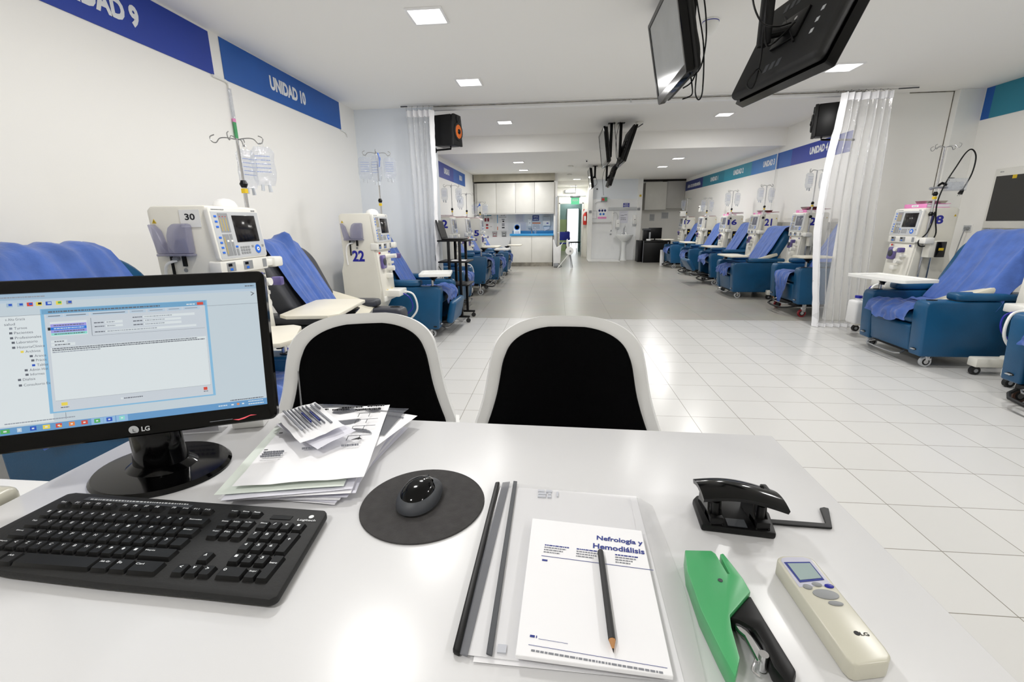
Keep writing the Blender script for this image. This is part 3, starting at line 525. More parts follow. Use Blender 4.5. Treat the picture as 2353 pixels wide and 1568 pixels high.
# ------------------------------------------------------------------ treatment recliners
BX0, BZ0, BX1, BZ1 = -.46, .44, -.78, 1.085       # foot and head of the backrest front face
def recliner(label, x, y, rz, vinyl='teal_vinyl', dz=0.0, foot=0.0, tray=None, trolley=False, wheel='light_grey', cushion=False):
    """front of the arms at local x=0, facing +x. foot>0 raises the footrest"""
    t = thing('treatment_recliner', label, 'recliner', (x, y, dz), rz, 'dialysis treatment recliners')
    for s in (-1, 1):
        SXf = Frame((0, s * .33, 0), (1, 0, 0), (0, 0, 1))
        b = mb(vinyl).slab([(-.80, .10), (-.035, .10), (0.0, .52), (-.012, .565), (-.05, .575), (-.80, .575)], SXf, -.072, .072, .018, 3)
        if s < 0: b.use('black_matte').slab([(-.075 + .022 * cos(a * pi / 5), .135 + .009 * sin(a * pi / 5)) for a in range(10)], SXf, .0715, .0735); 
        a = b.build('arm', t)
        b = mb('black').lathe([(.030, 0), (.030, .004), (.022, .004), (.020, .001)], (-.085, s * .33, .5755), (0, 0, 1), 20, 1.35, 0.9); b.build('cup_holder', t)
        pf = Frame((-.52, s * .335, .575), (1, 0, 0), (0, 1, 0))
        mb(vinyl).slab([(-.26, -.070), (.23, -.078), (.30, -.055), (.30, .055), (.23, .078), (-.26, .070)], pf, .004, .065, .022, 3).build('arm_pad', t)
        if s > 0 or True:
            fb = Frame((0.0, s * .33, .155), (0, 1, 0), (-.0, 0, 1))
            b = mb('black_matte').slab([(.027 * cos(k * pi / 8), .010 * sin(k * pi / 8)) for k in range(16)], fb, -.034, -.026)
            b.use('light_grey').scribble(fb, -.018, .018, 0, .006, -.0255); b.build('maker_badge', a)
    mb(vinyl).box(-.66, -.02, -.255, .255, .36, .465, .035, 3).build('seat', t)
    if foot:
        b = mb(vinyl); mx = Matrix.Translation((-.05 + .35 * foot, 0, .23 + .10 * foot)) @ Matrix.Rotation(radians(-90 + 35 * foot), 4, 'Y'); b.box(-.13, .13, -.25, .25, -.04, .04, .03, 3, mx); b.build('footrest', t)
        b = mb('black_matte'); 
        for s in (-1, 1): b.tube([(-.1, s * .2, .14), (-.05 + .20 * foot, s * .2, .16), (-.07 + .31 * foot, s * .2, .26)], .010)
        b.box(-.1, -.03 + .25 * foot, -.16, .16, .12, .14, .003); b.build('footrest_linkage', t)
    else:
        SXf = Frame((0, 0, 0), (1, 0, 0), (0, 0, 1))
        mb(vinyl).slab([(-.10, .115), (-.045, .115), (-.015, .32), (-.018, .345), (-.05, .355), (-.10, .355)], SXf, -.252, .252, .018, 3).build('footrest', t)
    o_ = V3((BX0, 0, BZ0)); d = V3((BX1, 0, BZ1)) - o_; L = d.length
    fr = Frame(o_, (0, 1, 0), d)
    top = [p for p in rrect(.68, L + .02, [.05, .05, .17, .17], 8, 0, L / 2) if p[1] > L * .6]; mb(vinyl).slab([(-.24, 0), (.24, 0), (.255, .20), (.325, .27)] + [p for p in top if p[0] > 0] + [p for p in top if p[0] <= 0] + [(-.325, .27), (-.255, .20)], fr, -.13, 0.0, .035, 3).build('backrest', t)
    b = mb('black_matte').box(-.74, -.09, -.25, .25, .085, .115, .004); b.use('wire').tube([(-.06, -.19, .10), (.01, -.18, .075), (.01, .18, .075), (-.06, .19, .10)], .007, smooth=3); b.build('underframe', t)
    zc = -dz
    if trolley:
        b = mb('black_matte'); b.box(-.70, -.05, -.30, .30, .055, .10, .006); b.tube([(-.1, -.30, .07), (.06, -.2, .03), (.06, .2, .03), (-.1, .30, .07)], .012, smooth=3); b.build('lifting_frame', t)
    for (cx, cy) in ((-.15, -.34), (-.15, .34), (-.70, -.33), (-.70, .33)):
        r = .045 if not trolley else .05
        b = mb(wheel).cyl((cx + .02, cy - .013, zc + r), (cx + .02, cy + .013, zc + r), r, n=20); b.use('rubber').cyl((cx + .02, cy - .015, zc + r), (cx + .02, cy + .015, zc + r), r * .66, n=16); b.use('chrome').cyl((cx + .02, cy - .017, zc + r), (cx + .02, cy + .017, zc + r), r * .42, n=12)
        b.box(cx - .018, cx + .03, cy - .020, cy + .020, zc + r * 1.3, .11, .004); b.build('caster', t)
    if tray:
        kind, tx, ty, tz, tw, td, tr = tray[:7]           # centre of the top, size, turn
        s = tray[7] if len(tray) > 7 else 1
        b = mb('chrome').cyl((-.10, s * .33, .57), (-.10, s * .33, tz - .075), .014, n=14).build('tray_post', t)
        mx = Matrix.Translation((tx, ty, tz)) @ Matrix.Rotation(radians(tr), 4, 'Z')
        fr = Frame(mx @ V3((0, 0, 0)), mx.to_3x3() @ V3((1, 0, 0)), mx.to_3x3() @ V3((0, 1, 0)))
        if kind == 'cream':
            mb('cream_tray').slab([(-tw/2 + .05, -td/2), (tw/2 - .05, -td/2), (tw/2, -td/2 + .06), (tw/2, td/2 - .05), (tw/2 - .04, td/2), (-tw/2 + .05, td/2), (-tw/2, td/2 - .06), (-tw/2, -td/2 + .05)], fr, -.022, 0, .004).build('tray_table', t)
        else:
            b = mb('white').slab(rrect(tw, td, .04, 5), fr, -.022, -.010, .004)
            ow, ol = rrect(tw, td, .04, 5), rrect(tw - .05, td - .05, .03, 5); n = len(ow)
            vs = [fr.p(x_, y_, -.012) for x_, y_ in ow] + [fr.p(x_, y_, .006) for x_, y_ in ow] + [fr.p(x_, y_, .006) for x_, y_ in ol] + [fr.p(x_, y_, -.009) for x_, y_ in ol]
            b.faces(vs, [(j * n + i, j * n + (i + 1) % n, (j + 1) * n + (i + 1) % n, (j + 1) * n + i) for j in range(3) for i in range(n)]); b.build('tray_table', t)
        b = mb('black').lathe([(.016, tz - .09), (.020, tz - .07), (.062, tz - .028), (.062, tz - .0235)], (-.10 * .75 + tx * .25, s * .33 * .75 + ty * .25, 0), (0, 0, 1), 16); b.tube([(-.10, s * .33, tz - .08), (-.10 * .75 + tx * .25, s * .33 * .75 + ty * .25, tz - .075)], .012); b.build('tray_bracket', t)
    if cushion:
        b = mb('cushion'); mx = Matrix.Translation((-.46, cushion * .20, .60)) @ Matrix.Rotation(radians(cushion * 14), 4, 'X') @ Matrix.Rotation(radians(18), 4, 'Y'); b.box(-.24, .22, -.14, .16, -.03, .03, .02, 2, mx)
        o2 = b.build('arm_cushion'); o2.matrix_world = t_matrix(x, y, dz, rz); tag(o2, CUSH[len(CUSH_N)], 'cushion'); CUSH_N.append(1)
    return t
CUSH = ['beige wedge cushion under the cream tray of the charcoal recliner', 'beige wedge cushion inside the arm of the large near right recliner', 'beige wedge cushion on the recliner beside the machine marked 21']; CUSH_N = []
def t_matrix(x, y, z, rz): return Matrix.Translation((x, y, z)) @ Matrix.Rotation(rz, 4, 'Z')

def fold(u, v, seed, amp, fu=5.0, fv=2.0):
    p = V3((u * fu + seed * 7.1, v * fv + seed * 3.3, seed * 1.7))
    r = noise.noise(p) * .65 + noise.noise(p * 2.3) * .30
    r += (1 - abs(noise.noise(p * 1.4 + V3((9, 2, 5)))) * 2.2) * .25
    return r * amp
def path_pt(P, s):
    ls = [(P[i + 1] - P[i]).length for i in range(len(P) - 1)]; T = sum(ls) * s
    for i, l in enumerate(ls):
        if T <= l or i == len(ls) - 1: return P[i] + (P[i + 1] - P[i]) * (T / l), (P[i + 1] - P[i]).normalized()
        T -= l
def back_drape(label, x, y, rz, seed, dz=0.0, w0=.64, w1=.54, skew=0.0, knob=False, length=1.0, amp=.022, tip=0.0, c0=0.0, group='blue sheets over the recliner backs'):
    """sheet over the head of the backrest, down its front and onto the seat"""
    P = [V3((x_, 0, z_)) for x_, z_ in ((-.925, .88), (-.935, 1.0), (-.905, 1.09), (-.845, 1.122), (-.775, 1.095), (-.715, .985), (-.445, .50), (-.37, .492), (-.28, .49))]
    def f(u, v):
        s = .0 + v * length; p, d = path_pt(P, s); n = V3((-d.z, 0, d.x)) * -1
        n = V3((d.z, 0, -d.x)) * (-1)
        wv = w0 * (1 - v) + w1 * v
        wv *= 1.0 + .10 * noise.noise(V3((v * 5, seed, 0)))
        c = c0 + skew * (v - .3) + .02 * noise.noise(V3((v * 4, seed * 2, 3)))
        yy = c + (u - .5) * wv
        edge = max(0, abs(u - .5) * 2 - .82) / .18
        off = .012 + abs(fold(u, v, seed, amp, 7, 2.2)) * (1.0 if v < .92 else .6) + .008 * (1 - v)
        back = max(0.0, abs(yy) - .325)
        pos = p + n * (off - 0.0) + V3((0, yy, 0))
        if back > 0 and .2 < v < .86: pos = pos - n * back * 1.2 
        if knob: pos.z += .07 * math.exp(-(((u - .72) / .07) ** 2) - ((v - .30) / .06) ** 2)
        pos.z += tip * math.exp(-((u - .35) / .25) ** 2 - ((v - .27) / .12) ** 2)
        return pos
    o = mb('drape').grid(f, 44, 60, .0015).build('disposable_sheet', None, True, 60)
    o.matrix_world = t_matrix(x, y, dz, rz)
    return tag(o, label, 'sheet', group)
def seat_drape(label, x, y, rz, seed, dz=0.0, hang=.10, w=.50, amp=.030, c=0.0, point=0.0, x0=-.40, z0=.0, group='crumpled blue sheets on the recliner seats'):
    P = [V3((x_, 0, z_ + z0)) for x_, z_ in ((x0, .475), (-.25, .478), (-.06, .480), (.0, .470), (.022, .44), (.028, .44 - hang))]
    def f(u, v):
        vv = v
        p, d = path_pt(P, vv); n = V3((-d.z, 0, d.x)); n = n if n.z > 0 or n.x > 0 else -n
        wv = w * (1 + .12 * noise.noise(V3((v * 3.5, seed, 1))))
        if point: wv *= 1 - point * max(0, v - .55) / .45
        cc = c + .05 * noise.noise(V3((v * 2.5, seed, 6))) + (point * .10 * max(0, v - .5))
        off = .006 + abs(fold(u, v, seed, amp, 6, 5)) + .022 * max(0, 1 - abs(v - .62) / .3) 
        q = p + n * off + V3((0, cc + (u - .5) * wv, 0))
        if v > .86: q.z += .05 * noise.noise(V3((u * 5, seed, 4))) * (v - .86) / .14
        return q
    o = mb('drape').grid(f, 40, 40, .0015).build('disposable_sheet', None, True, 60)
    o.matrix_world = t_matrix(x, y, dz, rz)
    return tag(o, label, 'sheet', group)

CA = (-1.24, 1.75, radians(4), .035)
recliner('nearest left blue recliner, mostly hidden behind the computer monitor', CA[0], CA[1], CA[2], dz=CA[3], trolley=True, tray=('cream', -.13, .22, .70, .30, .40, 20))
back_drape('blue sheet over the nearest left recliner, above the top edge of the monitor', CA[0], CA[1], CA[2], 1.3, CA[3], w0=.62, w1=.66, amp=.03, tip=.0, c0=-.12)
seat_drape('blue sheet on the seat seen between the monitor and the white chair', CA[0], CA[1], CA[2], 2.2, CA[3], .20, .52)
CG = (-1.24, 3.24, 0)
recliner('charcoal grey recliner between the machines 30 and 22', CG[0], CG[1], 0, 'grey_vinyl', tray=('cream', -.28, -.42, .715, .62, .36, 96, -1), cushion=1)
back_drape('blue sheet with a knotted top corner on the charcoal recliner', CG[0], CG[1], 0, 3.7, w0=.50, w1=.36, knob=True, skew=.12, amp=.024, c0=-.06)
seat_drape('blue sheet spread over the seat of the charcoal recliner', CG[0], CG[1], 0, 4.1, 0, .05, .50)
CB = (-1.25, 5.16, 0)
recliner('blue recliner with a white lipped tray beside the laptop trolley', CB[0], CB[1], 0, tray=('white', -.07, -.27, .715, .34, .44, 10, -1), foot=.35)
back_drape('blue sheet on the recliner just past the machine marked 22', CB[0], CB[1], 0, 5.3, w0=.55, w1=.45)
seat_drape('blue sheet bunched on the seat of the recliner with the white lipped tray', CB[0], CB[1], 0, 6.6, 0, .08, .46, .05, z0=.02)
CC = (-1.33, 6.80, 0)
recliner('blue recliner standing behind the black laptop trolley', CC[0], CC[1], 0)
back_drape('blue sheet on the recliner back behind the laptop trolley', CC[0], CC[1], 0, 7.3)
seat_drape('blue sheet on the seat behind the laptop trolley posts', CC[0], CC[1], 0, 8.6, 0, .12, .46, .05)
CD = (-1.21, 8.24, 0)
recliner('raised blue recliner on a black lifting frame in the far left row', CD[0], CD[1], 0, dz=.10, trolley=True, tray=('cream', .05, -.10, .74, .30, .52, 0, -1))
back_drape('blue sheet on the back of the raised far left recliner', CD[0], CD[1], 0, 9.3, .10)
seat_drape('blue sheet hanging over the front of the raised far left recliner', CD[0], CD[1], 0, 10.6, .10, .22, .42, .05, c=.05)
CE = (-1.16, 9.68, 0)
recliner('far left blue recliner, second from the white base cabinets', CE[0], CE[1], 0, tray=('white', .02, -.05, .71, .30, .50, 0, -1))
back_drape('blue sheet on the back of the recliner second from the base cabinets', CE[0], CE[1], 0, 11.3)
seat_drape('blue sheet on the seat of the recliner second from the base cabinets', CE[0], CE[1], 0, 12.6, 0, .14, .46, .05)
CF = (-1.14, 11.20, 0)
recliner('farthest left blue recliner, next to the white base cabinets', CF[0], CF[1], 0, tray=('cream', .12, .0, .72, .34, .50, 0, -1))
back_drape('blue sheet on the farthest left recliner back', CF[0], CF[1], 0, 13.3)
seat_drape('blue sheet on the farthest left recliner seat', CF[0], CF[1], 0, 14.6, 0, .12, .46, .05)
# right-hand rows, facing the aisle
R1 = (3.04, 4.38)
recliner('large near blue recliner with a white lipped tray, right of the clear curtain', R1[0], R1[1], pi, tray=('white', -.05, -.14, .715, .36, .62, 10, -1), cushion=1)
back_drape('smooth blue sheet over the back of the large near right recliner', R1[0], R1[1], pi, 21.3, w0=.68, w1=.62, amp=.026, length=.98, c0=.09)
seat_drape('rumpled blue sheet on the seat of the large near right recliner', R1[0], R1[1], pi, 22.6, 0, .07, .52, .045)
R2 = (3.06, 2.90)
recliner('blue recliner cut by the right edge, on a black lifting frame', R2[0], R2[1], pi, dz=.05, trolley=True, wheel='brown_wheel')
seat_drape('blue sheet on the recliner cut by the right edge', R2[0], R2[1], pi, 23.6, .05, .07, .50, .04)
R3 = (3.08, 6.50)
recliner('blue recliner on a red-wheeled frame, half behind the clear curtain', R3[0], R3[1], pi, dz=.07, trolley=True, wheel='red_wheel', tray=('cream', -.16, .33, .72, .40, .30, 0, 1))
back_drape('blue sheet on the recliner back behind the clear curtain', R3[0], R3[1], pi, 24.3, .07)
seat_drape('blue sheet hanging in a point from the red-wheeled recliner', R3[0], R3[1], pi, 25.6, .07, .34, .40, .035, c=.04, point=.8)
R4 = (2.84, 8.05)
recliner('blue recliner with a thin cream tray in front of the machine marked 21', R4[0], R4[1], pi, tray=('cream', -.10, .06, .68, .34, .62, 0, -1), cushion=1)
back_drape('broad blue sheet over the recliner back beside the machine marked 27', R4[0], R4[1], pi, 26.3, w0=.68, w1=.60)
seat_drape('blue sheet on the seat of the recliner with the thin cream tray', R4[0], R4[1], pi, 27.6, 0, .08, .50, .05)
R5 = (2.98, 9.62)
recliner('blue recliner with its footrest swung out, beside the machine marked 16', R5[0], R5[1], pi, dz=.05, foot=1.0, trolley=True, tray=('cream', -.10, .10, .70, .30, .55, 0, -1))
back_drape('blue sheet on the back of the recliner with the swung out footrest', R5[0], R5[1], pi, 28.3, .05, w0=.58, w1=.5)
seat_drape('blue sheet on the seat above the swung out footrest', R5[0], R5[1], pi, 29.6, .05, .08, .48, .05)
R6 = (3.02, 11.25)
recliner('far right blue recliner, second from the black desk', R6[0], R6[1], pi, dz=.04, trolley=True, tray=('cream', -.06, .05, .72, .30, .62, 0, -1))
back_drape('blue sheet on the back of the recliner second from the black desk', R6[0], R6[1], pi, 30.3, .04)
seat_drape('blue sheet on the seat of the recliner second from the black desk', R6[0], R6[1], pi, 31.6, .04, .12, .46, .05)
R7 = (3.02, 13.0)
recliner('farthest right blue recliner, beside the black desk', R7[0], R7[1], pi, dz=.04, trolley=True, tray=('cream', .0, .0, .72, .30, .45, 0, -1))
back_drape('blue sheet on the farthest right recliner back', R7[0], R7[1], pi, 32.3, .04)
seat_drape('blue sheet on the farthest right recliner seat', R7[0], R7[1], pi, 33.6, .04, .08, .46, .05)

# ------------------------------------------------------------------ drip bags
def iv_bag(label, x, y, ztop, rz, w=.11, h=.20, seed=1.0, th=.030):
    def f(u, v):
        a = (u - .5) * 2; hw = w / 2 * (1 - .25 * max(0, v - .8) / .2 - .35 * max(0, .12 - v) / .12)
        t_ = th * .5 * (max(0, 1 - a * a) ** .5) * min(1, v / .15) * min(1, (1 - v) / .12)
        return (a * hw + .006 * noise.noise(V3((v * 4, seed, 0))), -1, -v * h, t_)
    b = mb('bag')
    for s in (-1, 1):
        def g(u, v, s=s):
            x_, _, z_, t_ = f(u, v); w_ = .006 * noise.noise(V3((x_ * 30 + seed, z_ * 25, s)))
            return (x_, s * (t_ + .0008) + w_, z_ - .02)
        b.grid(g, 12, 18)
    b.tube([(-.012, 0, -.02), (-.010, 0, -.002), (.010, 0, -.002), (.012, 0, -.02)], .002, smooth=3)
    b.use('bag_print'); fr = Frame((0, -th * .5 - .006, -.02), (1, 0, 0), (0, 0, 1)); r_ = random.Random(int(seed * 10))
    for k in range(5): b.scribble(fr, -w * .32, w * .30, -h * (.25 + .10 * k), .004, .001, r_)
    root = b.build('saline_bag')
    root.location = (x, y, ztop); root.rotation_euler = (0, 0, rz)
    tag(root, label, 'drip bag', 'clear drip bags on the machine poles')
    mb('bag_port').cyl((-.018, 0, -h - .015), (-.020, 0, -h - .048), .008, .010, 10).build('port', root)
    mb('bag_port').cyl((.016, 0, -h - .015), (.020, 0, -h - .055), .008, .011, 10).build('port', root)
    return root
def pole_pt(mx, my, rz, r_, a): 
    c, s = cos(rz), sin(rz); lx, ly = -.05 + r_ * cos(a), .205 + r_ * sin(a); return mx + lx * c - ly * s, my + lx * s + ly * c
def bag_on(label, mx, my, rz, ph, a, **k):
    x_, y_ = pole_pt(mx, my, rz, .118, a); iv_bag(label, x_, y_, ph - .018, k.pop('turn', .3), **k)
bag_on('full drip bag nearest the pole above the machine marked 30', ML, 2.36, 0, 1.71, .35, seed=1.1, w=.12, h=.21, turn=.6)
bag_on('second drip bag, behind the first, above the machine marked 30', ML, 2.36, 0, 1.71, 1.9, seed=2.1, w=.12, h=.22, turn=1.2)
bag_on('left drip bag over the machine marked 22', ML, 4.43, 0, 1.92, 3.5, seed=3.1, w=.13, h=.21)
bag_on('middle drip bag over the machine marked 22', ML, 4.43, 0, 1.92, 5.0, seed=4.1, w=.12, h=.24, turn=-.3)
bag_on('right drip bag over the machine marked 22', ML, 4.43, 0, 1.92, .35, seed=5.1, w=.12, h=.20)
bag_on('left drip bag on the pole behind the laptop', ML + .02, 7.60, 0, 1.85, 3.5, seed=6.1)
bag_on('right drip bag on the pole behind the laptop', ML + .02, 7.60, 0, 1.85, .35, seed=7.1)
bag_on('drip bag on the middle pole of the far left row', ML + .02, 8.88, 0, 1.79, 3.5, seed=8.1, w=.13, h=.22)
bag_on('drip bag in front of the white wall cabinets', ML + .02, 10.47, 0, 1.70, 3.5, seed=9.1, w=.14, h=.22)
bag_on('second drip bag in front of the white wall cabinets', ML + .02, 10.47, 0, 1.70, .35, seed=9.6, w=.14, h=.22)
bag_on('left drip bag over the machine marked 27', MR, 7.44, pi, 1.92, .35, seed=10.1, w=.13, h=.21)
bag_on('right drip bag over the machine marked 27', MR, 7.44, pi, 1.92, 3.5, seed=11.1, w=.12, h=.21)
bag_on('left drip bag over the machine marked 21', MR, 9.02, pi, 1.83, .35, seed=12.1, w=.13, h=.22)
bag_on('right drip bag over the machine marked 21', MR, 9.02, pi, 1.83, 3.5, seed=13.1, w=.13, h=.22)
bag_on('left drip bag over the machine marked 16', MR, 10.60, pi, 1.84, .35, seed=14.1, w=.14, h=.24)
bag_on('right drip bag over the machine marked 16', MR, 10.60, pi, 1.84, 3.5, seed=15.1, w=.14, h=.24)
bag_on('left drip bag over the unnumbered right machine', MR, 12.25, pi, 1.77, .35, seed=16.1, w=.13, h=.24)
bag_on('right drip bag over the unnumbered right machine', MR, 12.25, pi, 1.77, 3.5, seed=17.1, w=.13, h=.24)
bag_on('drip bag over the machine marked 17', MR, 14.08, pi, 1.85, .35, seed=18.1, w=.15, h=.24)
o = mb('blue_btn').tube([(0, 0, 0), (.012, -.002, -.06), (.004, 0, -.13)], .006, smooth=3).box(.004, .022, -.006, .006, -.07, -.04, .003).build('tube_clamp')
x_, y_ = pole_pt(ML, 4.43, 0, .06, 5.3); o.location = (x_, y_, 1.915); tag(o, 'blue plastic line clamp hanging on the pole over the machine marked 22', 'clamp')
o = mb('blue_btn').tube([(0, 0, 0), (-.02, 0, -.05), (-.05, 0, -.09)], .007, smooth=3).box(-.02, .02, -.006, .006, -.06, -.03, .003).build('tube_clamp')
x_, y_ = pole_pt(ML + .02, 10.47, 0, .03, 4.7); o.location = (x_, y_, 1.68); tag(o, 'blue plastic line clamp hanging in front of the white wall cabinets', 'clamp')

# ------------------------------------------------------------------ things lying on top of the machines
def ring_binder(label, x, y, z, rz, m='pink', w=.20, d=.15, h=.04, paper=True):
    t = thing('binder', label, 'binder', (x, y, z), rz, 'binders on the machines')
    mb(m).box(-w / 2, w / 2, -d / 2, d / 2, 0, .004, .001).box(-w / 2, w / 2, -d / 2, d / 2, h - .004, h, .001).box(-w / 2, -w / 2 + .005, -d / 2, d / 2, .004, h - .004, .001).build('cover', t)
    if paper:
        mb('paper').box(-w / 2 + .006, w / 2 - .008, -d / 2 + .006, d / 2 - .006, .005, h - .006, .001).build('pages', t)
        fr = Frame((-w / 2 - .0005, 0, h / 2), (0, -1, 0), (0, 0, 1)); b = mb('paper').rect(fr, -.045, .045, -.010, .010, 0, .0008); b.use('ink_grey').scribble(fr, -.03, .03, 0, .006, .0012, random.Random(4)); b.build('spine_label', t)
    return t
def dish(label, x, y, z, rz, w=.24, d=.16, m='steel'):
    o = MB().use(m)
    ow = rrect(w, d, .03, 4); ol = rrect(w - .03, d - .03, .025, 4); n = len(ow)
    vs = [V3((a, b_, 0)) for a, b_ in ol] + [V3((a, b_, .028)) for a, b_ in ow] + [V3((a * .97, b_ * .97, .026)) for a, b_ in ow] + [V3((a * .95, b_ * .95, .004)) for a, b_ in ol]
    o.faces(vs, [tuple(range(n))[::-1], tuple(range(3 * n, 4 * n))] + [(j * n + i, j * n + (i + 1) % n, (j + 1) * n + (i + 1) % n, (j + 1) * n + i) for j in range(3) for i in range(n)])
    o = o.build('instrument_tray'); o.location = (x, y, z); o.rotation_euler = (0, 0, rz)
    return tag(o, label, 'tray', 'metal trays on the machines')
HT = 1.3405
ring_binder('pink binder on top of the machine marked 18', MR + .13, 5.21, HT, .0, w=.22, d=.30); dish('metal tray on the pink binder of the machine marked 18', MR + .17, 5.22, HT + .041, .2, .26, .14)
ring_binder('pink binder on top of the machine marked 27', MR + .11, 7.46, HT, 0, w=.18, d=.30); ring_binder('maroon folder behind the pink binder on the machine marked 27', MR + .22, 7.44, HT + .041, 0, 'maroon', .26, .28, .012, False); dish('metal tray on the machine marked 27', MR + .16, 7.44, HT + .054, .1, .26, .2)
ring_binder('pink binder on top of the machine marked 21', MR + .11, 9.04, HT, 0, w=.18, d=.30, h=.03); ring_binder('maroon folder on the machine marked 21', MR + .22, 9.02, HT + .031, 0, 'maroon', .26, .26, .008, False); dish('metal tray on the machine marked 21', MR + .15, 9.02, HT + .04, 0, .22, .2)
ring_binder('pink binder on top of the machine marked 16', MR + .11, 10.62, HT, 0, w=.18, d=.30, h=.035); ring_binder('maroon folder stack on the machine marked 16', MR + .21, 10.60, HT + .036, .1, 'maroon', .24, .26, .03)
ring_binder('pink folder on the unnumbered right machine', MR + .17, 12.25, HT, 0, 'maroon', .26, .28, .012, False); ring_binder('dark pink folder on the machine marked 17', MR + .17, 14.08, HT, 0, 'maroon', .26, .28, .012, False)
ring_binder('stack of pink and white papers on the left machine behind the laptop', ML - .12, 7.60, HT, 0, 'maroon', .26, .26, .03); ring_binder('pink folder on the middle machine of the far left row', ML - .12, 8.88, HT, .1, 'maroon', .26, .26, .025); ring_binder('pink folder on the machine marked 15', ML - .12, 10.47, HT, -.1, 'maroon', .26, .26, .025)
def infusion_box(label, x, y, z):
    t = thing('infusion_pump', label, 'infusion pump', (x, y, z)); b = mb('cream_panel').box(-.08, .08, -.06, .06, 0, .15, .012); b.build('case', t)
    fr = Frame((-.081, 0, .07), (0, -1, 0), (0, 0, 1)); b = mb('screen_off').rect(fr, -.03, .03, .02, .05, 0, .002); b.use('ink_grey').scribble(fr, -.04, .04, -.02, .008, .002); b.build('display', t)
infusion_box('white infusion pump box on the unnumbered right machine', MR - .05, 12.08, 1.45); infusion_box('white infusion pump box on the machine marked 17', MR - .05, 13.88, 1.36)

# things clamped to the pole of the machine marked 18
px18, py18 = pole_pt(MR, 5.23, pi, 0, 0)
t = thing('document_holder', 'clear document holder clamped to the pole of the machine marked 18', 'document holder', (px18, py18, 1.56))
b = mb('bag'); b.box(.06, .24, -.04, -.03, -.06, .05, .003); b.box(.06, .24, .00, .01, -.06, .02, .003); b.box(.06, .24, -.04, .01, -.066, -.06, .002); b.build('pocket', t)
b = mb('grey_metal').tube([(-.05, 0, -.04), (.0, -.01, -.03), (.09, -.01, -.035)], .010); b.lathe([(.012, -.012), (.016, 0), (.012, .012)], (-.05, 0, -.04), (1, 0, 0), 10); b.use('black').tube([(.0, 0, -.02), (.04, 0, .01), (.08, -.01, -.01)], .012); b.use('wire').tube([(.08, 0, .06), (.14, 0, .055), (.10, .01, .05), (.10, 0, .03)], .003, smooth=3); b.build('clamp_arm', t)
t = thing('power_cable', 'black mains cable looped over the pole hook of the machine marked 18', 'cable', (px18, py18, 0))
b = mb('black').tube([(.02, -.015, 1.30), (.015, -.02, 1.22), (-.02, -.03, 1.10), (-.09, -.04, 1.02), (-.07, -.04, .97), (.0, -.03, .98), (.06, -.03, 1.08), (.04, -.02, 1.22), (.02, -.02, 1.38), (.05, -.02, 1.55), (.12, -.02, 1.72), (.19, .0, 1.84), (.24, .0, 1.87), (.28, -.01, 1.80), (.27, -.02, 1.65), (.22, -.02, 1.50)], .006, smooth=6).build('cord', t)
b = mb('black').cyl((.222, -.02, 1.505), (.205, -.02, 1.465), .014, .020, 12); b.use('chrome').cyl((.208, -.028, 1.468), (.196, -.030, 1.445), .0025, n=6); b.cyl((.202, -.012, 1.468), (.190, -.014, 1.445), .0025, n=6); b.build('plug', t)

# ------------------------------------------------------------------ foreground desk
DZ = 0.770
b = mb('desk').slab([(-.970, -.40), (.488, -.40), (.488, .980), (-.962, 1.018)], XY, DZ - .028, DZ, .003, 2)
t = thing('desk', 'white glossy desk filling the foreground under the keyboard and papers', 'desk', (0, 0, 0))
b.build('desktop', t)
mb('desk_edge').box(-.93, -.90, -.35, .95, 0, DZ - .029).build('side_panel', t); mb('desk_edge').box(.42, .445, -.35, .93, 0, DZ - .029).build('side_panel', t); mb('desk_edge').box(-.90, .42, .78, .80, .30, DZ - .029).build('modesty_panel', t)
t = thing('drawer_cabinet', 'white low cabinet beside the left edge of the desk', 'cabinet', (-1.32, .30, 0))
mb('desk_edge').box(-.30, .325, -.60, .43, 0, .735, .003).build('body', t)
t = thing('desk_device', 'beige rounded plastic device cut by the left edge of the photo', 'device', (-1.09, .56, .7355))
mb('remote').box(-.10, .115, -.09, .085, 0, .05, .015, 3).build('case', t)

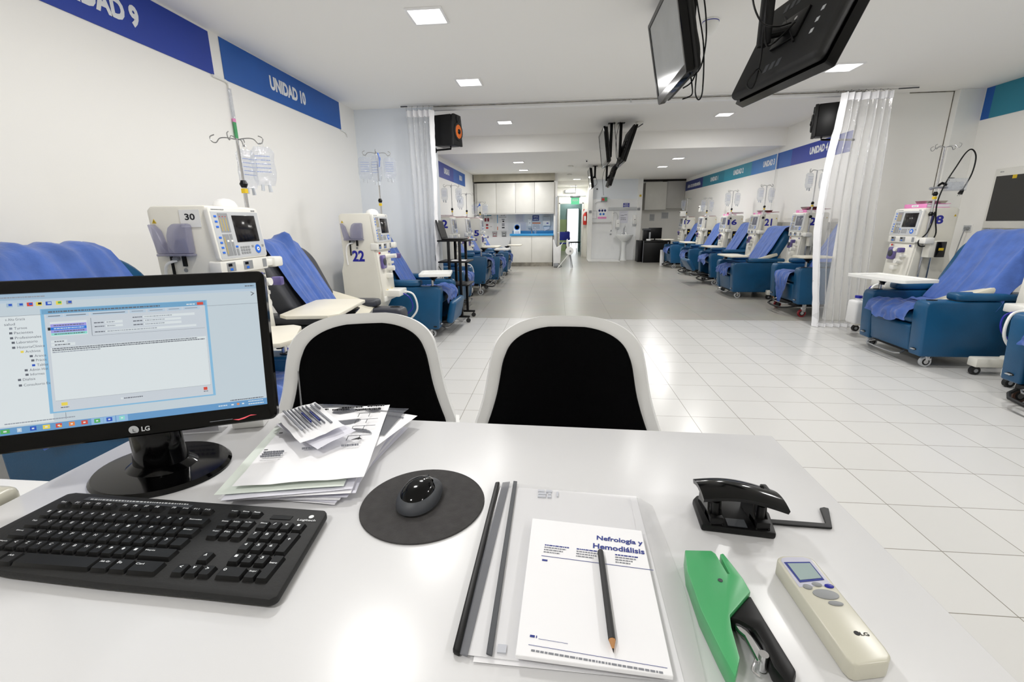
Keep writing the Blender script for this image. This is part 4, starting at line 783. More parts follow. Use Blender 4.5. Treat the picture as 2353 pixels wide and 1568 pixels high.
# ---- visitor chairs
def visitor_chair(label, x, y, rz):
    t = thing('visitor_chair', label, 'chair', (x, y, 0), rz, 'white shell chairs behind the desk')
    def W(z, inset=0.0, top=.955, zs=.80, w_lo=.287, w_hi=.238):
        w = w_lo + (w_hi - w_lo) * min(1, max(0, (z - .56) / .27)) ** .8 - inset + .014 * min(1, max(0, (.72 - z) / .12)) ** 1.5
        if z > zs: q = min(1, (z - zs) / (top - zs)); w *= max(0, 1 - q ** 2.9) ** (1 / 2.5)
        return w
    def surf(x_, z, off): 
        wrap = 1.15 + 1.6 * max(0, .75 - z)
        return V3((x_, .10 + (z - .45) * .20 - wrap * x_ * x_ - off, z))
    def grid_pts(inset, top, zs, z0, off):
        def f(u, v):
            z = min(z0 + (top - z0) * 1.02 * (1 - (1 - v) ** 2.2), zs + (top - zs) * (.80 + .185 * v)); return surf((u * 2 - 1) * W(z, inset, top, zs), z, off)
        return f
    b = mb('shell').grid(grid_pts(0, .945, .79, .42, 0), 36, 44, .014).build('shell_back', t, True, 50)
    mb('black_fab').grid(grid_pts(.040, .912, .775, .50, .012), 30, 34, .012).build('back_pad', t, True, 50)
    fr = Frame((0, -.14, .43), (1, 0, 0), (0, 1, 0))
    mb('shell').slab(rrect(.52, .46, .10, 6), fr, -.02, .012, .008).build('seat_shell', t)
    mb('black_fab').slab(rrect(.46, .40, .09, 6), fr, .013, .05, .015, 3).build('seat_pad', t)
    for s in (-1, 1):
        mb('shell').grid(lambda u, v, s=s: V3((s * (.262 + .03 * v - .02 * u), .03 - .30 * u, .44 + (.17 - .06 * u) * v)), 10, 6, .012).build('armrest', t)
        for q in (-1, 1): mb('chrome').tube([(s * .12, -.14 + q * .10, .41), (s * .25, -.14 + q * .24, 0.0)], .011).build('leg', t)
    return t
visitor_chair('white shell chair with black back pad, right of the two behind the desk', .036, 1.265, 0)
visitor_chair('white shell chair with black back pad, left one, behind the paper pile', -.606, 1.285, radians(16))

# ---- computer monitor
c0 = V3((-.741, .68, .874)); yaw, tilt = radians(24.5), radians(15.5)
r_ = V3((cos(yaw), sin(yaw), 0)); n_ = V3((sin(yaw), -cos(yaw), 0)); u_ = V3((0, 0, 1)) * cos(tilt) - n_ * sin(tilt)
t = thing('computer_monitor', 'black glossy computer monitor showing a patient records window', 'monitor', (-.775, .735, DZ))
inv = Matrix.Translation(-V3(t.location))
F0 = Frame(inv @ c0, r_, u_)
assert F0.n.dot(n_) > 0
b = mb('black_gloss')
ow = rrect(.442, .288, .012, 4, 0, .144); iw = rrect(.410, .237, .001, 4, 0, .148); n = len(ow)
vs = [F0.p(x, y, -.012) for x, y in ow] + [F0.p(x, y, .010) for x, y in ow] + [F0.p(x * .985, .144 + (y - .144) * .985, .0125) for x, y in ow] + [F0.p(x, y, .0075) for x, y in iw] + [F0.p(x, y, .001) for x, y in iw]
b.faces(vs, [tuple(range(n))[::-1]] + [(j * n + i, j * n + (i + 1) % n, (j + 1) * n + (i + 1) % n, (j + 1) * n + i) for j in range(4) for i in range(n)])
bz = b.build('bezel', t)
mb('black').slab(rrect(.36, .22, .03, 5, 0, .145), F0, -.050, -.012, .012).build('back_cover', t)
b = MB().use(S['bg']); b.rect(F0, -.2055, .2055, .0295, .2665, .0012, .0020)
E1, E2, E3, E4 = .0020, .0023, .0026, .0029
def sr(m, x0, x1, y0, y1, e=1):
    z = (.0020, .0023, .0026, .0029, .0032)[e]; b.use(S[m]).rect(F0, x0, x1, y0, y1, z - .0004, z)
rs = random.Random(7)
def st(m, x0, x1, y, h=.0022, e=3, dens=.9):
    b.use(S[m]).scribble(F0, x0, x1, y, h, (.0020, .0023, .0026, .0029, .0032)[e], rs, dens)
def sw(s, x0, xw, y, h, m='txt', e=3): b.use(S[m]).text(s, F0, x0 + xw / 2, y, xw, h, (.0020, .0023, .0026, .0029, .0032)[e], 0.0)
sr('bar', -.2055, .2055, .256, .2665); sr('bar2', -.2055, .2055, .2515, .256); st('soft', -.19, -.12, .2605); st('txt', .185, .200, .2615, .002)
sr('white', -.2055, -.125, .044, .2290); sr('line', -.2055, -.128, .2288, .2293, 2); sr('line', .1165, .2055, .2270, .2275, 2)
for (x, m1, m2) in ((-.1688, 'bar', 'blue'), (-.1545, 'bar', 'blue'), (-.1418, 'red', 'blue'), (-.1296, 'yellow', 'dark'), (-.1165, 'blue', 'bar2'), (-.1024, 'yellow', 'green'), (-.0881, 'soft', 'blue')):
    sr(m1, x - .004, x + .004, .2445, .2510, 2); sr(m2, x - .001, x + .0035, .2465, .2500, 3)
# tree of entries at the left
for (x, y, w, s) in ((-.176, .2235, .026, 'n Alta Gracia'), (-.178, .2155, .014, 'salud'), (-.1655, .2082, .017, 'Turnos'), (-.1660, .2003, .025, 'Pacientes'), (-.1655, .1918, .035, 'Profesionales'), (-.1640, .1840, .028, 'Laboratorio'), (-.1640, .1755, .037, 'HistoriaClinica'),
                     (-.1535, .1675, .020, 'Archivos'), (-.1420, .1590, .0155, 'Arance'), (-.1405, .1515, .0145, 'Práctic'), (-.1400, .1432, .0150, 'Tablas'), (-.1505, .1357, .025, 'Admin Hist'), (-.1500, .1280, .019, 'Informes'), (-.1605, .1203, .0165, 'Dialisis'), (-.1600, .1108, .036, 'Consultorio Ex')):
    sw(s, x, w, y, .0042)
    if x > -.17: sr({'Tablas': 'blue', 'Archivos': 'yellow', 'Turnos': 'soft'}.get(s, 'txt'), x - .0065, x - .0025, y - .0018, y + .0018, 3)
# records window
sr('frame', -.1290, .1190, .0575, .2385, 2); sr('title', -.1270, .1170, .2290, .2375, 3); sr('tab', -.1240, .1150, .0600, .2288, 3); sr('red', .1030, .1130, .2300, .2352, 4); st('txt', -.118, .045, .2325, .0024, 4); st('white', .086, .100, .2322, .002, 4)
def s4(m, *a): b.use(S[m]).rect(F0, *a, .0029, .0032)
def s5(m, *a): b.use(S[m]).rect(F0, *a, .0032, .0035)
for (x0, x1) in ((-.1215, -.098), (-.0965, -.062), (-.0590, -.005), (-.0020, .022), (.0250, .052), (.0545, .078), (.080, .107)): s4('bar2', x0, x1, .2222, .2278); s5('txt' if x0 < -.05 else 'soft', x0 + .003, x1 - .004, .2245, .2257)
s4('white', -.1170, -.0660, .1900, .2150); s5('purple', -.1165, -.0665, .2058, .2110); s5('sel', -.1165, -.0665, .2005, .2056); s5('purple', -.1165, -.0665, .1957, .2003); s5('mint', -.1165, -.0665, .1912, .1955); s5('dark', -.1205, -.1168, .2005, .2056)
for y in (.2084, .2031, .1980, .1934): b.use(S['txt' if y != .2031 else 'white']).scribble(F0, -.112, -.070, y, .0016, .0038, rs)
s4('line', -.0600, -.0594, .187, .218); s4('line', -.0600, .1120, .1862, .1866)
for (x0, x1, y0, y1) in ((-.0395, -.0140, .2065, .2110), (-.0390, -.0140, .2000, .2040), (.0175, .0975, .2120, .2165), (.0178, .0755, .2055, .2095), (.0178, .0755, .1985, .2030), (-.0394, .0986, .1905, .1945)): s4('white', x0, x1, y0, y1); b.use(S['soft']).scribble(F0, x0 + .002, x0 + (x1 - x0) * .55, (y0 + y1) / 2, .0016, .0036, rs); b.use(S['txt']).scribble(F0, x0 - .016, x0 - .002, (y0 + y1) / 2, .0017, .0036, rs)
s4('white', -.1195, .1130, .0785, .1705); s4('white', -.118, -.085, .1725, .1775); s4('white', -.118, -.096, .1785, .1830)
for (y, x1) in ((.1685, .098), (.1655, .110), (.1622, -.050)): b.use(S['txt' if y > .163 else 'soft']).scribble(F0, -.117, x1, y, .0017, .0036, rs, .95)
b.use(S['txt']).scribble(F0, -.113, -.092, .1748, .0017, .0036, rs); b.scribble(F0, -.113, -.100, .1806, .0017, .0036, rs)
s4('line', -.1195, .1130, .0782, .0786); s4('line', .1125, .1130, .0785, .17); s4('yellow', -.112, -.1035, .0690, .0745); s4('red', .1005, .1065, .0695, .0750); s4('white', -.0275, -.0245, .0690, .0720); b.use(S['txt']).scribble(F0, -.0225, .0050, .0705, .0018, .0036, rs); b.scribble(F0, -.113, -.102, .066, .0016, .0036, rs); b.scribble(F0, .1005, .108, .0672, .0016, .0036, rs)
sr('line', -.108, -.1075, .046, .057, 2); st('soft', -.19, -.095, .0480, .0018, 3); st('txt', .142, .198, .0440, .0018, 3)
# taskbar
sr('task', -.2055, .2055, .0295, .0415, 2)
for (x, m, w) in ((-.190, 'green', .006), (-.1714, 'bar2', .003), (-.1531, 'blue', .0042), (-.1353, 'yellow', .0048), (-.1183, 'red', .0042), (-.1004, 'orange', .004), (-.0826, 'red', .0045), (-.0646, 'green', .0042), (-.0471, 'blue', .0042), (-.0286, 'mint', .004)):
    if x > -.075: sr('taskb', x - .0085, x + .0085, .0300, .0410, 3)
    s4(m, x - w, x + w, .0325, .0395); s5('white', x - w * .35, x + w * .35, .0348, .0372)
s4('yellow', -.1183, -.1145, .0330, .0358); s4('orange', .1525, .1565, .0340, .0378); b.use(S['white']).scribble(F0, .122, .136, .036, .0018, .0036, rs); b.scribble(F0, .172, .198, .0385, .0016, .0036, rs); b.scribble(F0, .172, .198, .0335, .0016, .0036, rs); s4('white', .143, .147, .0345, .0370); s4('white', .161, .1645, .0345, .0370)
b.use(S['txt']).slab([(.1930, .2495), (.1945, .2500), (.2000, .2465), (.1950, .2425), (.1935, .2430), (.1975, .2465)], F0, .0022, .0026)
b.build('display', t)
b = mb('light_grey'); b.lathe([(.0075, 0), (.0075, .0006)], F0.p(-.0091, .0128, .0126), n_, 24); b.text('LG', F0, .0085, .0126, .0125, .0085, .0130, .03); b.use('dark_grey').text('L', F0, -.0085, .0128, .004, .007, .0136, 0); b.build('maker_logo', bz)
b = MB().use(S['glow']).slab([(.146, .0085), (.155, .0060), (.165, .0078), (.175, .0118), (.186, .0120), (.176, .0135), (.166, .0105), (.156, .0082)], F0, .0126, .0134); b.build('power_light', bz)
b = mb('ink_grey').scribble(F0, .108, .145, .0095, .0010, .0128, rs); b.build('button_marks', bz)
b = mb('black_gloss').lathe([(.066, .012), (.060, .017), (.050, .024), (.046, .05), (.045, .115), (.040, .125)], (0, 0, 0), (0, 0, 1), 32, 1.0, .8); q_ = inv @ (c0 - n_ * .045 + u_ * .05); b.slab([(-.045, -.06), (.045, -.06), (.045, .06), (-.045, .06)], Frame(q_, r_, u_), -.02, .02, .006); b.build('neck', t)
mb('black_gloss').lathe([(.122, 0), (.1235, .004), (.118, .010), (.05, .014), (.02, .0145)], (0, 0, 0), (0, 0, 1), 48, 1.0, .86).build('stand_base', t)
t.rotation_euler = (0, 0, 0)

# ---- keyboard
t = thing('keyboard', 'black wireless keyboard lying on the desk below the monitor', 'keyboard', (-.60, .52, DZ))
K = lambda x, y: (x + .60, y - .52)
kb = mb('black_matte').slab([K(-.868, .474), K(-.855, .458), K(-.747, .446), K(-.60, .439), K(-.45, .435), K(-.352, .431), K(-.345, .438), K(-.366, .606), K(-.372, .613), K(-.60, .618), K(-.840, .626), K(-.852, .621)], XY, .004, .017, .004, 2)
kb = kb.build('keyboard_body', t)
b = mb('dark_grey').slab([K(-.803, .6045), K(-.600, .598), K(-.600, .606), K(-.800, .6135)], XY, .017, .0178, .0003, 1); b.use('letter').scribble(Frame((.0, 0, 0), (1, 0, 0), (0, 1, 0)), -.19, .0 - .01, .0865, .002, .0184, random.Random(2), .2); b.build('media_strip', t)
b = mb('letter').text('Logitech', XY, K(-.388, 0)[0], K(0, .583)[1], .030, .006, .0178, .01); b.lathe([(.004, 0), (.004, .0006)], (K(-.385, 0)[0], K(0, .5925)[1], .0172), (0, 0, 1), 16); b.use('black').rect(Frame((K(-.432, 0)[0], K(0, .587)[1], .0172), (1, 0, 0), (0, 1, 0)), -.017, .017, -.005, .005, 0, .0008); b.build('maker_logo', t)
KEYS = {}
def key(xc, yc, w, d, s='', h2=''):
    kk = (round(w, 4), round(d, 4), s)
    if kk not in KEYS:
        b = mb('black'); fr = XY; z0, z1 = 0.0, .0062
        o1 = rrect(w, d, .0015, 2); o2 = rrect(w - .0045, d - .004, .0015, 2, 0, .0008); n = len(o1)
        vs = [V3((x, y, z0)) for x, y in o1] + [V3((x, y, z1)) for x, y in o2]
        b.faces(vs, [tuple(range(n, 2 * n))] + [(i, (i + 1) % n, n + (i + 1) % n, n + i) for i in range(n)])
        if s:
            ww = min(w * .6, .0030 * len(s)) if len(s) > 1 else .0042; b.use('letter').text(s, XY, -w / 2 + .0055 + ww / 2 - (.002 if len(s) > 1 else 0), d * .17, ww, .0044 if len(s) < 3 else .0030, z1 + .0004, .02)
        o = b.build('key', t); KEYS[kk] = o
    else:
        o = KEYS[kk].copy(); COL.objects.link(o); o.parent = t
    o.location = (K(xc, 0)[0], K(0, yc)[1], .0165)
P = .0193; sk = lambda y: (y - .5) * -.10      # the rows slant slightly
def row(y, x0, items, d=.0198):
    x = x0 + sk(y)
    for (s, w) in items:
        if s is not None: key(x + w * P / 2, y, w * P - .0016, d, s)
        x += w * P
xm = -.8195
row(.5875, xm, [('Esc', 1), (None, .35), ('F1', 1), ('F2', 1), ('F3', 1), ('F4', 1), (None, .55), ('F5', 1), ('F6', 1), ('F7', 1), ('F8', 1), (None, .55), ('F9', 1), ('F10', 1), ('F11', 1), ('F12', 1)], .0125)
row(.5610, xm, [(s, 1) for s in ('|', '1', '2', '3', '4', '5', '6', '7', '8', '9', '0', '?', '¿')] + [('Retroceso', 1.9)])
row(.5375, xm, [('Tab', 1.4)] + [(s, 1) for s in 'QWERTYUIOP'] + [('´', 1), ('+', 1), ('Enter', 1.5)])
row(.5140, xm, [('Bloq', 1.7)] + [(s, 1) for s in 'ASDFGHJKL'] + [('Ñ', 1), ('{', 1), ('}', 1), ('', 1.2)])
row(.4905, xm, [('Mayús', 1.2), ('<', 1)] + [(s, 1) for s in 'ZXCVBNM'] + [(',', 1), ('.', 1), ('-', 1), ('Mayús', 2.7)])
row(.4645, xm, [('Ctrl', 1.3), ('Fn', 1.1), ('Alt', 1.2), ('', 6.2), ('Alt Gr', 1.4), ('Fn', 1.4), ('Ctrl', 2.3)], .0225)
xn = -.5135
row(.5875, xn, [('Impr', 1), ('Bloq', 1), ('Pausa', 1)], .0125); row(.5610, xn, [('Inse', 1), ('Inicio', 1), ('Re Pág', 1)]); row(.5375, xn, [('Supr', 1), ('Fin', 1), ('Av Pág', 1)])
row(.4890, xn, [(None, 1), ('^', 1)]); row(.4650, xn, [('<', 1), ('v', 1), ('>', 1)])
xp = -.4495
row(.5610, xp, [('Bloq', 1), ('/', 1), ('*', 1), ('-', 1)]); row(.5375, xp, [('7', 1), ('8', 1), ('9', 1)]); row(.5140, xp, [('4', 1), ('5', 1), ('6', 1)]); row(.4905, xp, [('1', 1), ('2', 1), ('3', 1)]); row(.4650, xp, [('0', 2), ('Supr', 1)])
key(xp + 3.5 * P + sk(.526), .5258, P - .0016, .0435, '+'); key(xp + 3.5 * P + sk(.478), .4778, P - .0016, .0455, 'Intro')

# ---- mouse and pad
o = mb('pad').lathe([(.1055, 0), (.1063, .0012), (.1055, .0028), (.09, .003)], (0, 0, 0), (0, 0, 1), 64).build('mouse_pad'); o.location = (-.2245, .6675, DZ + .0003)
tag(o, 'round dark grey foam mouse pad on the white desk', 'mouse pad')
t = thing('computer_mouse', 'black and slate computer mouse on the round pad', 'mouse', (-.231, .671, DZ + .0036), radians(-8))
def mouse_surf(kx, ky, kz, z0, ear=0.0):
    def f(u, v):
        a = 2 * pi * u; e = v * pi / 2
        rr = cos(e) ** .75; x = kx * rr * cos(a) * (1 - .10 * sin(a)); y = ky * rr * sin(a)
        z = z0 + kz * sin(e) ** .9 * (1 - .25 * (y / .05) ** 2 * (1 if y > 0 else .5))
        if ear and sin(a) > .2: y += ear * (abs(cos(a)) ** 2) * (1 - v) * 1.0; z += ear * .6 * abs(cos(a)) * (1 - v)
        return V3((x, y, max(z, 0)))
    return f
mb('dark_grey').grid(mouse_surf(.0355, .0520, .028, .004, .010), 40, 14).lathe([(.030, .0), (.034, .004), (.03, .006)], (0, 0, 0), (0, 0, 1), 30, 1, 1.45).build('mouse_body', t)
mb('black_gloss').grid(mouse_surf(.0318, .0465, .0315, .0060), 40, 14).build('mouse_shell', t)
mb('rubber').cyl((-.003, .031, .0245), (.003, .031, .0245), .006, n=16).build('scroll_wheel', t)

# ---- paper pile
def sheet(name, label, x, y, z, rz, w, l, seed=0.0, curl=0.003, m='paper', cat='paper', group=None, printer=None, bend=None, th=.0003):
    cs, sn = cos(rz), sin(rz)
    def f(u, v):
        dx, dy = (u - .5) * w, (v - .5) * l
        h = curl * (abs(noise.noise(V3((u * 2 + seed, v * 2, seed))))) + (bend(u, v) if bend else 0)
        return V3((dx, dy, h))
    b = mb(m).grid(f, 14, 18, th)
    o = b.build(name); o.location = (x, y, z); o.rotation_euler = (0, 0, rz)
    tag(o, label, cat, group)
    if printer:
        b = MB(); printer(b, Frame((0, 0, curl * .55), (1, 0, 0), (0, 1, 0))); b.build('printing', o)
    return o
rp = random.Random(11)
LP = 'white sheet in the loose pile under the printed top sheet, left of the mouse pad'
def bnd(s): return lambda u, v: .006 * s * (abs(u - .5) * 2) ** 3 * (1 - v)
for k in range(9):
    a = radians(-6 + 3.0 * k * .9 + rp.uniform(-3, 3))
    sheet('paper_sheet', LP, -.470 + rp.uniform(-.012, .012) - .002 * k, .805 + rp.uniform(-.012, .010), DZ + .0012 + .0024 * k, a, .215, .310, k * 1.7, .002, 'paper' if k % 2 else 'paper_cool', 'paper', 'sheets in the loose pile', bend=None)
sheet('paper_sheet', 'pale green printed sheet showing at the left side of the paper pile', -.505, .800, DZ + .0245, radians(12), .215, .310, 3.3, .002, 'paper_green')
sheet('paper_sheet', 'white sheet sticking out to the right of the paper pile near the left chair', -.435, .855, DZ + .0270, radians(-14), .160, .270, 5.3, .002, 'paper', printer=lambda b, f: b.use('ink_grey').scribble(f, -.02, .06, .11, .004, .003, rp))
o = sheet('plastic_sleeve', 'clear plastic sleeve edge at the far side of the paper pile', -.490, .935, DZ + .0295, radians(-3), .260, .145, 6.1, .012, 'dark_film', 'sleeve', th=.0002)
def top_print(b, f):
    b.use('ink'); 
    for (x0, x1, y) in ((.0, .05, .150), (.06, .10, .152), (-.07, -.03, .146), (-.02, .02, .140)): b.scribble(f, x0, x1, y, .0022, .006, rp)
    b.scribble(f, .035, .095, .134, .0018, .006, rp); b.scribble(f, .040, .095, .130, .0018, .006, rp)
    for k, y in enumerate((.105, .070, .035, -.012)):
        for (x0, x1, y0, y1) in ((.050 + .0 * k, .098, y, y + .0012), (.050, .0512, y - .020, y), (.074, .0752, y - .020, y)): b.rect(f, x0, x1, y0, y1, .0055, .006)
    b.use('ink').slab([(.060, -.030), (.075, -.020), (.082, -.030)], f, .0055, .006)
    b.use('ink_grey')
    for k in range(7): b.scribble(f, -.085 + .012 * k, -.079 + .012 * k, .055 - .02 * (k % 3), .014, .006, rp)
    for (x0, x1, y) in ((-.030, .008, -.052), (.045, .080, -.050)): b.scribble(f, x0, x1, y, .0022, .006, rp)
    for y in (-.058, -.066, -.074): b.scribble(f, -.100, -.062, y, .0022, .006, rp)
    b.use('ink').rect(f, -.102, -.095, -.052, -.049, .0055, .006); b.rect(f, -.100, -.093, .022, .026, .0055, .006)
sheet('paper_sheet', 'white printed form lying uppermost on the paper pile', -.482, .828, DZ + .0315, radians(12.5), .222, .335, 8.2, .005, 'paper', printer=top_print)
def rec_print(b, f):
    b.use('ink_grey'); b.rect(f, -.070, .060, .0265, .0305, .004, .0066); b.rect(f, -.075, .055, -.0305, -.0265, .004, .0066); b.rect(f, -.07, -.035, .036, .0395, .004, .0066)
    for y in (.018, .010, .002, -.006, -.014, -.021): b.scribble(f, -.072, .050, y, .0018, .0066, rp, .9)
    b.use('ink_blue'); b.scribble(f, -.03, .03, .014, .003, .0068, rp); b.scribble(f, -.035, .025, -.002, .003, .0068, rp)
sheet('receipt_slip', 'upper printed receipt slip skewered on the metal spike', -.528, .850, DZ + .060, radians(-43), .175, .088, 4.4, .006, 'paper', 'receipt', printer=rec_print, bend=lambda u, v: .010 * (v - .5))
sheet('receipt_slip', 'lower receipt slip under the printed one on the metal spike', -.508, .838, DZ + .050, radians(-33), .175, .085, 5.4, .005, 'paper_cool', 'receipt', bend=lambda u, v: .006 * (v - .5))
t = thing('paper_spike', 'thin metal receipt spike standing in the paper pile', 'spike', (-.588, .925, DZ + .0372))
mb('wire').cyl((0, 0, 0), (.005, 0, .110), .0022, .0014, 8).build('needle', t); mb('grey_metal').lathe([(.02, 0), (.02, .002), (.004, .003)], (0, 0, 0), (0, 0, 1), 24).build('base_disc', t)

# ---- acrylic holder and box behind the monitor
t = thing('card_holder', 'small acrylic card holder with blue print behind the monitor stand', 'card holder', (-.835, .905, DZ), radians(14))
b = mb('clear_film').box(-.055, .055, -.02, -.017, 0, .10, .001); b.box(-.055, .055, .010, .013, 0, .085, .001); b.box(-.055, .055, -.02, .013, 0, .002); b.build('acrylic', t)
fr = Frame((0, -.016, 0), (1, 0, 0), (0, 0, 1)); b = mb('paper_cool').rect(fr, -.048, .048, .004, .092, 0, .0006); b.use('ink_blue'); b.scribble(fr, -.04, .04, .075, .006, .001, rp); b.scribble(fr, -.04, .04, .060, .005, .001, rp); b.scribble(fr, -.04, .04, .045, .003, .001, rp); b.build('card', t)
o = mb('white').box(-.035, .035, -.02, .02, 0, .045, .003).build('small_box'); o.location = (-.735, .945, DZ); o.rotation_euler = (0, 0, .3); tag(o, 'small white box just right of the acrylic card holder', 'box')

# ---- folder, notepad and pencil
for k, (x, y, a, w, l) in enumerate(((.020, .555, -3.0, .225, .335), (.030, .550, -1.0, .225, .335), (.012, .552, -2.2, .230, .330))):
    sheet('paper_sheet', 'loose white sheet inside the clear report folder', x, y, DZ + .0008 + .0012 * k, radians(a), w, l, k + 20., .0005, 'paper', 'paper', 'sheets inside the clear folder')
t = thing('report_folder', 'clear report folder with a black spine bar under the notepad', 'folder', (-.10, .392, DZ))
def Q(pts): return [(x + .10, y - .392) for x, y in pts]
mb('dark_film').slab(Q([(-.1045, .391), (-.092, .387), (-.080, .737), (-.0935, .733)]), XY, .004, .0065, .0005, 1).build('binding_strip', t)
b = mb('black').slab(Q([(-.110, .392), (-.101, .389), (-.0985, .733), (-.1065, .731)]), XY, .0005, .0085, .002, 2); b.build('spine_bar', t)
b = mb('dark_grey').slab(Q([(-.0715, .390), (-.0645, .388), (-.0665, .736), (-.0735, .737)]), XY, .0065, .0085, .0006, 1); b.build('clip_rail', t)
mb('clear_film').slab(Q([(-.101, .390), (.160, .374), (.172, .50), (.167, .684), (.150, .704), (-.093, .735)]), XY, .0050, .0056).build('clear_cover', t)
fr = Frame((.10, -.392, 0), (1, 0, 0), (0, 1, 0)); b = mb('ink_pale')
for (x0, x1, y, h) in ((-.027, .000, .713, .006), (-.026, -.004, .705, .006), (-.027, .000, .697, .006), (.006, .009, .705, .014), (-.08 + .02, -.05, .40, .010)): b.scribble(fr, x0, x1, y, h, .0060, rp)
b.build('faint_print', t)
t = thing('notepad', 'white notepad headed Nefrología y Hemodiálisis on the clear folder', 'notepad', (-.036, .386, DZ + .0090))
N = lambda pts: [(x + .036, y - .386) for x, y in pts]
mb('paper').slab(N([(-.0385, .386), (.1265, .3765), (.1345, .606), (-.0325, .6225)]), XY, 0, .0055, .0006, 1).build('paper_block', t)
e_u = V3((.167, -.0165, 0)).normalized(); e_v = V3((.006, .2365, 0)).normalized()
fn = Frame((.036 - .0385, 0, .0056), e_u, (-e_u.y, e_u.x, 0)); b = mb('ink_blue'); Wd, Lg = .166, .236
b.text('Nefrología y', fn, .117, Lg - .030, .066, .0125, .0004, .025); b.text('Hemodiálisis', fn, .115, Lg - .047, .072, .0105, .0004, .025)
for (x0, x1) in ((.010, .045), (.056, .092), (.110, .142)):
    for k in range(4): b.use('ink_blue' if k == 0 else 'ink_grey').scribble(fn, x0, x1 - .004 * k, Lg - .058 - .0048 * k - (.002 if x0 > .1 else 0), .0020, .0004, rp, .95)
b.use('ink_blue').rect(fn, .008, .160, Lg - .0812, Lg - .0805, .0002, .0004); b.scribble(fn, .010, .018, Lg - .089, .003, .0004, rp); b.scribble(fn, .012, .020, .026, .0028, .0004, rp); b.rect(fn, .022, .055, .0238, .0241, .0002, .0004); b.rect(fn, .012, .160, .0145, .0149, .0002, .0004); b.use('ink_grey').scribble(fn, .016, .155, .0085, .0022, .0004, rp, .85)
b.build('printing', t)
t = thing('pencil', 'black pencil lying on the notepad', 'pencil', (.0675, .395, DZ + .0195), 0)
b = mb('black').tube([(.0, .014, .0), (.0, .154, .0)], .0042, 8); b.use('black_gloss').cyl((0, .154, 0), (0, .157, 0), .0042, .0025, 8); b.build('barrel', t)
b = mb('wood').cyl((0, .014, 0), (0, .004, -.001), .0040, .0012, 8); b.build('sharpened_wood', t); mb('ink').cyl((0, .004, -.001), (0, 0, -.0014), .0011, .0003, 6).build('lead', t)

# ---- hole punch
t = thing('hole_punch', 'black two-hole paper punch with its guide arm pulled out', 'hole punch', (.29, .66, DZ))
H_ = lambda pts: [(x - .29, y - .66) for x, y in pts]
mb('black').slab(H_([(.2305, .632), (.337, .6195), (.349, .672), (.338, .704), (.247, .714), (.236, .700)]), XY, 0, .012, .004, 2).build('base_plate', t)
for (x0, x1, sk_) in ((.243, .264, 0), (.309, .330, -.006)):
    b = mb('black_gloss'); SXf = Frame((0, 0, 0), (0, 1, 0), (0, 0, 1))
    b.slab([(-.030 + sk_, .012), (.034 + sk_, .012), (.030 + sk_, .052), (.012 + sk_, .064), (-.006 + sk_, .060), (-.012 + sk_, .030)], Frame((0, 0, 0), (0, 1, 0), (0, 0, 1)), x0 - .29, x0 - .29 + .003, .0008, 1)
    b.slab([(-.030 + sk_, .012), (.034 + sk_, .012), (.030 + sk_, .052), (.012 + sk_, .064), (-.006 + sk_, .060), (-.012 + sk_, .030)], Frame((0, 0, 0), (0, 1, 0), (0, 0, 1)), x1 - .29 - .003, x1 - .29, .0008, 1)
    b.use('black').cyl(((x0 + x1) / 2 - .29, -.014 + sk_, .012), ((x0 + x1) / 2 - .29, -.014 + sk_, .045), .006, n=12); b.box(x0 - .29, x1 - .29, -.028 + sk_, .0 + sk_, .012, .024, .002)
    b.build('punch_head', t)
Lf = Frame((0, 0, 0), (1, 0, 0), (0, .86, -.16))
def lever(u, v):
    x = -.062 + .120 * u; y = -.034 + .058 * v - .012 * u + .006 * sin(pi * u)
    return V3((x, y, .068 + .006 * sin(pi * u) - .020 * (v - .4) ** 2 * 4 * .3 - .004 * (1 - v) - .006 * u))
mb('black_gloss').grid(lever, 20, 8, .007).build('lever', t, True, 50)
for xx in (-.055, .040): mb('black').box(xx, xx + .010, -.002, .018, .045, .060, .002).build('lever_bracket', t)
mb('dark_grey').slab([(-.02, -.028), (.008, -.031), (.010, -.012), (-.018, -.010)], XY, .012, .0130).build('paper_rest', t)
b = mb('black').slab(H_([(.345, .655), (.434, .651), (.457, .703), (.451, .706), (.443, .703), (.430, .662), (.347, .666)]), XY, .001, .0045, .0008, 1); b.build('guide_arm', t)

# ---- plier stapler
t = thing('plier_stapler', 'green and black plier stapler lying on its side', 'stapler', (.21, .46, DZ))
Z_ = lambda pts: [(x - .21, y - .46) for x, y in pts]
g = mb('green').slab(Z_([(.1835, .553), (.2195, .555), (.2235, .549), (.2265, .513), (.2290, .513), (.2285, .540), (.2290, .549), (.2340, .551), (.2390, .528), (.2430, .506), (.2440, .485), (.2060, .447), (.2020, .431), (.1970, .393), (.1840, .370), (.1800, .400), (.1750, .452), (.1760, .514)]), XY, .002, .027, .003, 2)
g.use('dark_grey').cyl((.003, .040, .027), (.003, .040, .0276), .003, n=12); g.build('stapler_body', t)
mb('black').slab(Z_([(.2440, .485), (.2460, .447), (.2490, .410), (.2510, .386), (.2420, .374), (.2330, .374), (.2285, .389), (.2300, .416), (.2280, .434), (.2160, .444), (.2060, .447)]), XY, .004, .024, .004, 2).build('handle_lever', t)
b = mb('chrome').slab(Z_([(.2110, .446), (.2240, .449), (.2250, .432), (.2300, .410), (.2270, .398), (.2190, .400), (.2170, .430), (.2130, .436)]), XY, .010, .018, .002, 2); b.cyl(Z_([(.2250, .402)])[0] + (.004,), Z_([(.2250, .402)])[0] + (.024,), .005, n=14); b.tube([Z_([(.220, .405)])[0] + (.014,), Z_([(.212, .395)])[0] + (.010,), Z_([(.218, .390)])[0] + (.008,)], .0012, smooth=3); b.build('spring_arm', t)

